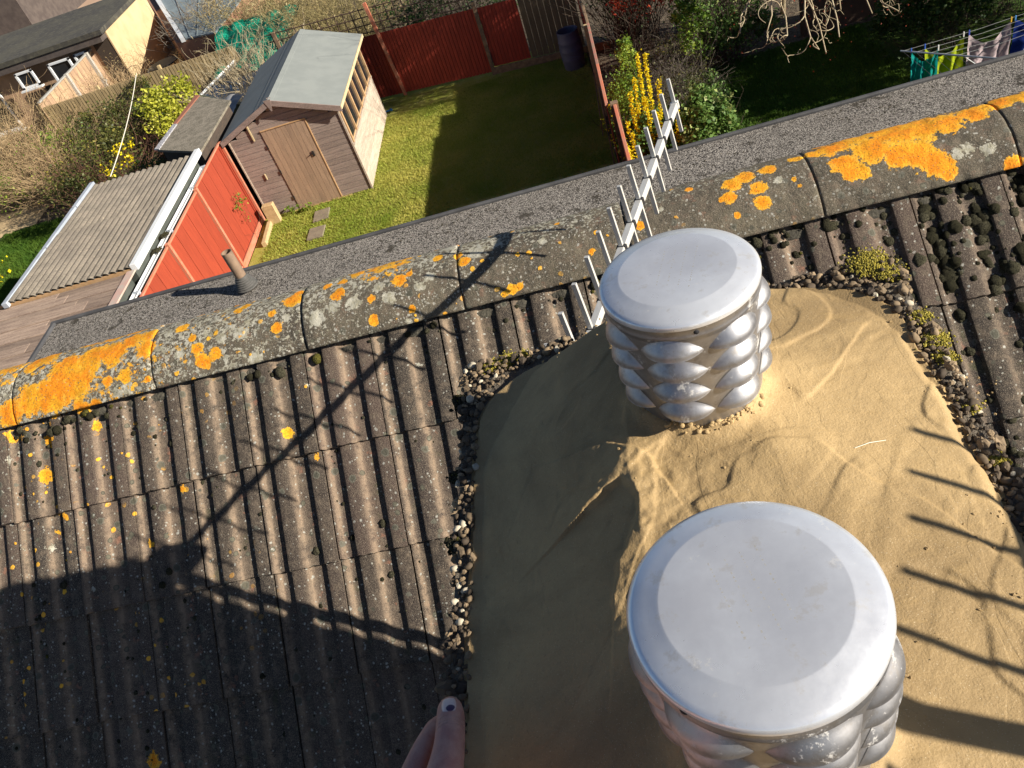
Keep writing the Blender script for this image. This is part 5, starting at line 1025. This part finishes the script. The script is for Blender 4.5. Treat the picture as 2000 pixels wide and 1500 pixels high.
# cold frame / greenhouse panes and grey sheet
gr = empty('cold_frame', (-9.4, 22.4, 0), 'white-framed glazed cold frame beside the golden shrub', 'cold frame')
quadbox([(-10.45, 23.15), (-8.75, 21.45), (-8.1, 23.6), (-9.9, 25.5)], 1.17, .02).build('glass', M_glass, gr)
m = MB(); m.tube([(-10.45, 23.15, 1.2), (-8.75, 21.45, 1.2)], .045, 4); m.build('frame_bar', M_white, gr); m = MB(); m.tube([(-10.45, 23.15, 1.2), (-9.9, 25.5, 1.2)], .045, 4); m.build('frame_bar', M_white, gr); m = MB(); m.tube([(-10.2, 24.1, 1.2), (-9.2, 23.1, 1.2)], .015, 4); m.build('glazing_bar', M_white, gr)
m = quadbox([(-10.3, 23.1), (-8.8, 21.6), (-8.2, 23.5), (-9.9, 25.3)], 1.12, 1.1); m.build('base', M_dkwall, gr)
xs_, ys_ = np.meshgrid(np.linspace(-9.9, -8.6, 26), np.linspace(20.0, 21.6, 26), indexing='ij'); zs_ = 1.35+.16*(fbm(xs_, ys_, 2.0, 5)-.5)*2+.05*np.abs(np.sin(xs_*6+ys_*3))
o = mesh_np('grey_tarpaulin', np.stack([xs_.ravel(), ys_.ravel(), zs_.ravel()], -1), grid_faces(26, 26)[:, ::-1], simple('grey_sheet', (.30, .30, .30), (.24, .24, .25), 3, .5), None, True); tag(o, 'crumpled grey sheet laid between the mossy roof and the cold frame', 'tarpaulin')
# green netting
nx = 40; A, B = np.meshgrid(np.linspace(0, 1, nx), np.linspace(0, 1, nx), indexing='ij')
c00, c10, c11, c01 = [np.array(p) for p in ((-10.3, 24.0, 1.0), (-7.9, 23.9, 1.2), (-8.0, 28.0, 1.6), (-11.3, 28.6, 1.3))]
P = c00*((1-A)*(1-B))[..., None]+c10*(A*(1-B))[..., None]+c11*(A*B)[..., None]+c01*((1-A)*B)[..., None]; P[..., 2] += .35*(fbm(P[..., 0], P[..., 1], 1.1, 8)-.5)+.08*np.abs(np.sin(P[..., 0]*5))
n = N('green_netting', .7, 0, .2); n.col(n.mix(n.step(n.noise(2.2, 5, .7), .4, .6), (.0, .17, .10), (.01, .30, .19))); n.bump(n.noise(8, 4, .6), .08); M_net = n.m
tag(mesh_np('green_netting', P.reshape(-1, 3), grid_faces(nx, nx)[:, ::-1], M_net, None, True), 'sheet of bright green netting under the bare bush, left of the shed roof', 'netting')
m = MB(); m.lathe((-12.3, 29.0, .0), [(0, .02), (.14, .05), (.24, .2), (.26, .34), (.24, .48), (.14, .62), (0, .66)], 24); tag(m.build('red_ball', simple('red_plastic', (.62, .02, .02), rough=.4), None, True), 'round red plastic ball beside the green netting', 'ball')
# ================================================================ FAR LEFT: closeboard fence, single-storey building, garage
M_cb = simple('tan_closeboard', (.42, .31, .16), (.30, .22, .11), 3, .85, .002, 20, stretch=(9, 9, 1), rv=.14, fine=.7); M_cbd = simple('grey_brown_closeboard', (.34, .22, .14), (.46, .32, .19), 2, .85, .002, 20, stretch=(2, 2, 1), rv=.1)
cf = empty('fence', (-13.5, 25.4, 0), 'tan vertical-board fence across the far left garden, behind the twiggy bushes', 'fence', 'garden fences')
for k in range(62):
    x = -16.4+.108*k; m = MB(); m.box((x, 25.4+.004*(k % 2), .82), (.088, .02, 1.62), rz=.05, ch=.003); m.build('fence_board', M_cb, cf)
m = MB(); m.box((-13.1, 25.43, .8), (6.7, .012, 1.5)); m.build('fence_backing', M_oldw, cf)
for x in (-16.45, -14.35, -12.2): m = MB(); m.box((x, 25.44, .86), (.09, .09, 1.76), ch=.008); m.build('fence_post', M_timb, cf)
sf = empty('fence', (-16.3, 28, 0), 'orange-brown panelled fence running away from the tan fence towards the far building', 'fence', 'garden fences')
for k in range(20):
    y = 25.5+.29*k; m = MB(); m.box((-16.35+.004*(k % 2), y, .9), (.025, .27, 1.76), ch=.004); m.build('fence_board', M_cbd, sf)
m = MB(); m.box((-16.35, 28.3, 1.80), (.10, 5.8, .05), ch=.006); m.build('capping_rail', simple('grey_capping', (.34, .33, .30)), sf)
for y in (27.6, 29.5): m = MB(); m.box((-16.3, y, .92), (.12, .12, 1.86), ch=.008); m.build('fence_post', simple('concrete_post', (.40, .38, .34)), sf)
bd = empty('bungalow', (-20, 32, 0), 'single-storey tan brick building with a dark flat roof and white windows at the top left', 'building')
M_bk = simple('tan_brick', (.42, .27, .17), (.33, .21, .13), 2.5, .9, .006, 12, world=True, fine=.8); M_bkd = simple('brown_soffit', (.07, .055, .05), (.10, .08, .07), 3, .9)
m = MB(); m.box((-22.0, 32.1, 1.1), (13.0, 4.2, 2.2)); m.build('wall', M_bk, bd)
m = MB(); m.box((-15.47, 32.1, 1.12), (.05, 4.3, 2.24)); m.build('end_wall', simple('pale_sandy_render', (.60, .45, .26), (.52, .38, .21), 1.5, .9, .004, 20, world=True), bd)
m = MB(); m.box((-21.9, 31.9, 2.32), (13.1, 4.9, .16)); m.build('flat_roof', simple('dark_mossy_felt', (.075, .070, .052), (.045, .042, .038), .7, .95, .01, 6, world=True, fine=1.4), bd)
m = MB(); m.box((-21.9, 29.72, 2.12), (12.8, .45, .22)); m.build('soffit_board', M_bkd, bd)
def win(x, z, w, h_, par, y=29.96, op=.0):
    m = MB(); m.box((x, y, z), (w, .02, h_)); f = m.build('window', M_glass, par)
    m = MB(); fr = .075
    for (cx_, cz_, sx, sz) in ((x-w/2, z, fr, h_+fr), (x+w/2, z, fr, h_+fr), (x, z+h_/2, w+fr, fr), (x, z-h_/2, w+fr, fr)): m.box((cx_, y-.03, cz_), (sx, .07, sz), ch=.006)
    m.build('window_frame', M_white, f)
    m = MB(); m.box((x, y-.09, z-h_/2-.07), (w+.25, .18, .05)); m.build('window_sill', M_white, f)
win(-18.75, 1.66, .62, .50, bd, 29.45); win(-17.35, 1.35, .80, 1.05, bd, 29.45); win(-16.60, 1.35, .45, 1.0, bd, 29.7); win(-20.9, .85, 1.0, 1.5, bd)
m = MB(); m.box((-18.2, 29.93, .78), (.9, .05, .75)); m.build('window', M_glass, bd)
m = MB(); m.box((-15.85, 29.98, 1.3), (.6, .04, 1.6)); m.build('dark_doorway', M_inside, bd)
g2 = empty('garage', (-10.5, 36, 0), 'long garage with a blue-grey sheet roof at the top of the view', 'garage')
M_slate = simple('blue_grey_sheet', (.24, .29, .31), (.17, .21, .23), 1.2, .6, .004, 6, world=True)
m = quadbox([(-12.34, 28.56), (-11.1, 28.1), (-10.6, 40), (-17.5, 40)], 1.5, .05); m.build('sheet_roof', M_slate, g2)
m = quadbox([(-12.50, 28.5), (-12.34, 28.5), (-17.5, 40), (-17.72, 40)], 1.56, .14); m.build('edge_board', M_white, g2)
m = quadbox([(-12.75, 28.66), (-11.15, 28.2), (-10.7, 40), (-18.1, 40)], 1.43, 1.42); m.build('wall', simple('red_brick', (.36, .19, .12), (.30, .16, .10), 3, .9, .005, 12, world=True), g2)
for k in range(4):
    a_ = k/4+.12; p_, q_ = np.array([-12.3+1.15*a_, 28.6-.4*a_]), np.array([-17.4+6.7*a_, 39.9]); m = MB(); m.tube([(p_[0], p_[1], 1.515), (q_[0], q_[1], 1.515)], .018, 6); m.build('standing_seam', M_slate, g2)
# patio table and chairs (dark, far)
pt = empty('patio_table', (-14.2, 30.0, 0), 'dark patio table on the sandy patio near the red ball', 'table'); M_dkm = simple('dark_metal', (.045, .04, .035), rough=.6)
m = MB(); m.lathe((-14.0, 29.6, 0), [(0, .70), (.55, .70), (.56, .72), (.55, .74), (0, .745)], 28); m.build('table_top', M_dkm, pt)
for a_ in range(4): m = MB(); m.tube([(-14.0+.4*math.cos(a_*1.57+.5), 29.6+.4*math.sin(a_*1.57+.5), 0), (-14.0+.36*math.cos(a_*1.57+.5), 29.6+.36*math.sin(a_*1.57+.5), .7)], .02, 6); m.build('leg', M_dkm, pt)
for i, (x, y, rz, lb) in enumerate(((-15.3, 30.0, .4, 'dark wire garden chair left of the patio table'), (-14.4, 28.5, 1.9, 'dark wire garden chair in front of the patio table'), (-13.5, 28.2, 2.6, 'dark wire garden chair right of the patio table'))):
    ch = empty('garden_chair', (x, y, 0), lb, 'chair', 'chairs round the patio table', rz); R = Matrix.Rotation(rz, 3, 'Z'); T = Vector((x, y, 0)); f_ = lambda p: tuple(T+R@Vector(p))
    m = MB(); m.box(T+R@Vector((0, 0, .44)), (.46, .44, .035), rz=rz, ch=.01); m.build('seat', M_dkm, ch)
    for (lx, ly) in ((-.2, -.2), (.2, -.2), (-.2, .2), (.2, .2)): m = MB(); m.tube([f_((lx, ly, 0)), f_((lx*.95, ly*.95, .44))], .013, 5); m.build('leg', M_dkm, ch)
    m = MB(); m.tube([f_((-.21, -.21, .44)), f_((-.22, -.26, .88)), f_((0, -.28, .94)), f_((.22, -.26, .88)), f_((.21, -.21, .44))], .013, 5)
    for k in range(5): xx = -.16+.08*k; m.tube([f_((xx, -.21, .46)), f_((xx, -.27, .92))], .006, 4)
    m.build('backrest', M_dkm, ch)
m = MB(); m.lathe((-21.6, 37.8, .35), [(0, -.3), (.3, -.2), (.34, .1), (.2, .4), (0, .45)], 14); tag(m.build('rubbish_bag', simple('white_bag', (.75, .75, .8))), 'white bag on the ground behind the far flat-roofed building', 'bag')
m = MB(); m.lathe((-22.2, 38.4, .35), [(0, -.3), (.25, -.2), (.28, .1), (.16, .3), (0, .34)], 14); tag(m.build('orange_bag', simple('orange_bag_plastic', (.85, .33, .04))), 'orange bag beside the white bag behind the far flat-roofed building', 'bag')
b3 = empty('house', (-30, 47, 0), 'brick house glimpsed at the very top left corner', 'house')
m = MB(); m.box((-31, 48, 2), (10, 8, 4)); m.build('wall', M_bkd, b3); m = MB(); m.box((-31, 48, 4.1), (10.6, 8.6, .25)); m.build('roof', M_slate, b3)
sheet('far_paving', -60, 34.2, -16, 60, .03, simple('pinkish_paving', (.52, .36, .25), (.44, .30, .21), .8, .9, world=True))
# washing line across the left
m = MB(); P = []; a_, b_ = Vector((-12.9, 25.3, 1.75)), Vector((-9.86, 15.95, 2.34))
for k in range(15): t = k/14; p_ = a_.lerp(b_, t); p_.z -= .10*4*t*(1-t); P.append(p_)
m.tube(P, .010, 5); tag(m.build('washing_line', simple('white_cord', (.82, .78, .68))), 'white cord strung from the tan fence down to the corrugated garage roof', 'washing line')
# objects behind the trellis
for i, (x, y, z, s_, c_, lb) in enumerate(((-3.9, 23.0, .9, .22, (.72, .76, .82), 'pale shiny object behind the trellis, left one'), (-3.35, 23.4, 1.0, .18, (.80, .82, .86), 'pale shiny object behind the trellis, right one'))):
    m = MB(); m.box((x, y, z), (s_, .3, s_*1.6), rz=.3, M=None, ch=.05); tag(m.build('pale_crate', simple('pale_plastic_%s' % 'ab'[i], c_, rough=.3)), lb, 'crate')
m = MB(); m.box((6.6, 18.3, 1.0), (3.4, .2, 2.0)); tag(m.build('brick_wall', simple('dark_brown_brick', (.16, .095, .065), (.11, .07, .05), 4, .9, .004, 20, world=True)), 'dark brown wall at the top edge behind the twisted bare tree', 'wall')  # dark brown is the wall's own colour
# ================================================================ CLOTHES AIRER
ai = empty('rotary_airer', (6.05, 11.55, 0), 'rotary clothes airer with pale metal arms beyond the flat roof at the right', 'clothes airer')
hub = Vector((6.08, 11.62, 1.66)); tips = []
M_met = simple('pale_metal_tube', (.62, .64, .64), (.5, .52, .52), 20, .4, metal=.6)
m = MB(); m.tube([(6.08, 11.62, 0), tuple(hub+Vector((0, 0, .05)))], .022, 8); m.build('pole', M_met, ai)
v0 = Vector((4.86, 12.70, 1.74))-hub
for k in range(4):
    v = Matrix.Rotation(k*math.pi/2, 3, 'Z')@Vector((v0.x, v0.y, 0)); tp = hub+Vector((v.x, v.y, .10)); tips.append(tp)
    m = MB(); m.tube([tuple(hub), tuple(tp)], .013, 6); a_ = m.build('arm', M_met, ai)
    m = MB(); m.tube([tuple(hub-Vector((0, 0, .45))), tuple(hub.lerp(tp, .45))], .009, 5); m.build('strut', M_met, a_)
M_ln = simple('clothes_line_cord', (.25, .26, .25), rough=.7)
for t in (.98, .86, .74, .62, .5):
    for k in range(4):
        p_, q_ = hub.lerp(tips[k], t), hub.lerp(tips[(k+1) % 4], t); m = MB(); m.tube([tuple(p_), tuple((p_+q_)/2-Vector((0, 0, .03))), tuple(q_)], .003, 4); m.build('line', M_ln, ai)
def cloth(name, p, q, drop, colr, label, seed, lump=.05):
    p, q = Vector(p), Vector(q); nu, nv = 34, 26; U, Vv = np.meshgrid(np.linspace(0, 1, nu), np.linspace(0, 1, nv), indexing='ij')
    d = np.array(q-p); nrm = np.cross(d, [0, 0, 1]); nrm = nrm/np.linalg.norm(nrm)
    sag = .28*drop*4*U*(1-U)*(1-Vv*.6); P = np.array(p)+d*U[..., None]; P[..., 2] -= Vv*drop*(1-.12*np.sin(U*9))+sag
    fold = lump*np.sin(U*17+seed+Vv*2)*(.35+Vv*.6)+lump*.8*(fbm(U*2, Vv*2, 2.5, seed)-.5)*2; P = P+nrm*fold[..., None]
    nn = N('cloth_'+name, .85, 0, .1); c = nn.mix(nn.step(nn.noise(9, 4, .6), .35, .65), colr, tuple(x*.75 for x in colr)); nn.col(c); t_ = nn.n('ShaderNodeBsdfTranslucent'); nn.L(c, t_.inputs[0]); mx = nn.n('ShaderNodeMixShader'); mx.inputs[0].default_value = .35; nn.L(nn.b.outputs[0], mx.inputs[1]); nn.L(t_.outputs[0], mx.inputs[2]); nn.L(mx.outputs[0], nn.nt.nodes['Material Output'].inputs[0])
    tag(mesh_np(name, P.reshape(-1, 3), grid_faces(nu, nv), nn.m, None, True), label, 'washing')
    return p, q
def onl(k, t, s): return hub.lerp(tips[k], t).lerp(hub.lerp(tips[(k-1) % 4], t), s)
def onr(k, t, s): return hub.lerp(tips[k], t).lerp(hub.lerp(tips[(k+1) % 4], t), s)
PEGS = []
for nm, k, t, s0, s1, dr, colr, lb, sd in (('teal_cloth', 0, .93, .02, .26, .6, (.01, .33, .30), 'teal cloth pegged at the left end of the airer', 1), ('lime_shirt', 3, .90, .90, .62, .80, (.42, .52, .02), 'lime green shirt hanging on the airer between the teal cloth and the pink top', 2), ('pink_top', 3, .90, .58, .28, .80, (.62, .50, .52), 'pale pink top hanging between the lime shirt and the blue garment', 3), ('blue_garment', 3, .90, .25, -.30, .85, (.02, .05, .30), 'deep blue garment at the right end of the airer', 4)):
    if nm == 'teal_cloth': p_, q_ = hub.lerp(tips[0], .90), hub.lerp(tips[0], .90)+Vector((.36, -.10, -.02))
    else: p_, q_ = onr(3, t, s0), onr(3, t, s1)
    cloth(nm, p_, q_, dr, colr, lb, sd); PEGS.append((p_, q_))
pc = [((.05, .15, .6), 'blue peg at the left of the teal cloth'), ((.9, .9, .85), 'white peg at the right of the teal cloth'), ((.05, .15, .6), 'blue peg at one end of the lime shirt'), ((.85, .85, .8), 'white peg at the other end of the lime shirt'), ((.08, .12, .55), 'dark blue peg at one end of the pink top'), ((.9, .55, .05), 'orange peg at the other end of the pink top'), ((.1, .35, .8), 'light blue peg at the left of the blue garment'), ((.9, .9, .85), 'white peg at the right of the blue garment')]
for i, (p_, q_) in enumerate(PEGS):
    for j, e_ in enumerate((p_, q_)):
        c_, lb = pc[i*2+j]; m = MB(); m.box(tuple(e_+Vector((0, 0, .015))), (.016, .020, .085), ch=.004); tag(m.build('clothes_peg', simple('peg_plastic_%s' % 'abcdefgh'[i*2+j], c_, rough=.5)), lb, 'peg', 'pegs on the airer')
# ================================================================ HAND
M_skin = N('skin', .55, 0, .4); _c = M_skin.mix(M_skin.step(M_skin.noise(60, 5, .6), .35, .65), (.60, .34, .27), (.50, .245, .20)); _c = M_skin.mix(M_skin.math('MULTIPLY', M_skin.step(M_skin.noise(18, 3, .5), .5, .7), .35), _c, (.56, .27, .23)); M_skin.col(_c); M_skin.b.inputs['Subsurface Weight'].default_value = .12; M_skin.b.inputs['Subsurface Radius'].default_value = (.01, .004, .002); 
dt = M_skin.n('ShaderNodeVectorMath'); dt.operation = 'DOT_PRODUCT'; M_skin.L(M_skin.pos(), dt.inputs[0]); _td = (Vector((-.2445, .370, 7.325))-Vector((-.2395, .324, 7.335))).normalized(); dt.inputs[1].default_value = _td
_o = Vector((-.2445, .370, 7.325)).dot(_td); _x = M_skin.math('ADD', M_skin.math('SUBTRACT', dt.outputs['Value'], _o), M_skin.math('MULTIPLY', M_skin.math('SUBTRACT', M_skin.noise(90, 3, .5), .5), .006)); _h = None
for _p, _w in ((-.0300, .0008), (-.0345, .0010), (-.0375, .0006)):
    _g = M_skin.step(M_skin.math('ABSOLUTE', M_skin.math('SUBTRACT', _x, _p)), _w, 0.0); _h = _g if _h is None else M_skin.math('ADD', _h, _g)
_h = M_skin.math('MULTIPLY', M_skin.math('MULTIPLY', _h, -.7), M_skin.math('MULTIPLY', M_skin.step(M_skin.sepx(), -.2535, -.2500), M_skin.step(M_skin.noise(70, 2, .5), .30, .60))); M_skin.bump(M_skin.math('ADD', _h, M_skin.math('MULTIPLY', M_skin.noise(420, 4, .6), .5)), .0012, .9); M_skin = M_skin.m
pe = empty('person', (-.3, .1, 7.3), 'left hand of a person gripping the chimney edge, thumb on top with a bruised nail', 'person')
def skin(name, pts, edges, rad, sub=2):
    me = bpy.data.meshes.new(name); me.from_pydata(pts, edges, []); o = bpy.data.objects.new(name, me); COL.objects.link(o); put(o, pe); me.materials.append(M_skin)
    sk = o.modifiers.new('s', 'SKIN'); sk.use_smooth_shade = True
    for v, r in zip(me.skin_vertices[0].data, rad): v.radius = r if isinstance(r, tuple) else (r, r)
    me.skin_vertices[0].data[0].use_root = True
    o.modifiers.new('u', 'SUBSURF').levels = sub; o.modifiers['u'].render_levels = sub; return o
pts = [(-.286, .225, 7.308), (-.268, .275, 7.322), (-.262, .165, 7.345), (-.235, .05, 7.42), (-.20, -.16, 7.52),   # palm 0, mid palm 1, wrist 2, forearm 3,4
       (-.246, .292, 7.331), (-.2395, .324, 7.335), (-.2405, .351, 7.3315), (-.2445, .370, 7.325),                                  # thumb 5-8
       (-.283, .302, 7.318), (-.2705, .333, 7.316), (-.2635, .354, 7.308), (-.262, .367, 7.292),                                 # index 9-12
       (-.306, .292, 7.300), (-.308, .318, 7.282), (-.303, .330, 7.252), (-.298, .330, 7.230),                                 # middle 13-16
       (-.312, .262, 7.292), (-.318, .284, 7.268), (-.312, .294, 7.240), (-.305, .294, 7.220),                                 # ring 17-20
       (-.312, .232, 7.290), (-.320, .250, 7.268), (-.314, .256, 7.244), (-.307, .256, 7.228)]                                  # little 21-24
ed = [(0, 1), (0, 2), (2, 3), (3, 4), (1, 5), (5, 6), (6, 7), (7, 8), (1, 9), (9, 10), (10, 11), (11, 12), (0, 13), (13, 14), (14, 15), (15, 16), (0, 17), (17, 18), (18, 19), (19, 20), (0, 21), (21, 22), (22, 23), (23, 24)]
rad = [(.030, .030), .024, .027, .034, .042, .0185, .0142, .0142, .0108, .0135, .0112, .0100, .0085, .0105, .0092, .0085, .0072, .0100, .0088, .0080, .0068, .0090, .0078, .0072, .0060]
hand = skin('hand', pts, ed, rad)
# thumb nail with a bruise, laid on the surface of the thumb
from mathutils.bvhtree import BVHTree
bpy.context.view_layer.update(); dg = bpy.context.evaluated_depsgraph_get(); bv = BVHTree.FromObject(hand, dg)
td = (Vector((-.2445, .370, 7.325))-Vector((-.2395, .324, 7.335))).normalized(); nr_ = Vector((.40, -.36, .84)).normalized(); sd_ = td.cross(nr_).normalized(); nr_ = sd_.cross(td).normalized()
c0 = Vector((-.2405, .3560, 7.338)); h0 = bv.ray_cast(c0+nr_*.05, -nr_); c0 = h0[0] if h0[0] else c0
V = []; lvn = []; rimv = []; nu, nv = 17, 21
for i in range(nu):
    for j in range(nv):
        u = -1+2*i/(nu-1); v = -1+2*j/(nv-1)
        # squircle outline
        uu = u*math.sqrt(1-.42*v*v); vv = v*math.sqrt(1-.34*u*u); q = c0+sd_*(uu*.0072)+td*(vv*.0096)
        hh = bv.ray_cast(q+nr_*.03, -nr_); base = hh[0] if hh[0] else q; rim = max(abs(u), abs(v))
        p = base+nr_*(.0007*(1-rim**6)-.0003*rim**6); V.append(tuple(p)); rimv.append(rim); lvn.append(math.exp(-((u-.15)/.75)**2-((v+.55)/.48)**2))
n = N('thumb_nail', .32, 0, .5); n.col(n.mix(n.step(n.attr('rim'), .80, .97), n.mix(n.step(n.attr('lv'), .45, .62), (.80, .63, .58), (.06, .03, .09)), (.42, .20, .16)))
mesh_np('thumb_nail', V, grid_faces(nu, nv), n.m, hand, True, {'lv': np.array(lvn), 'rim': np.array(rimv)})
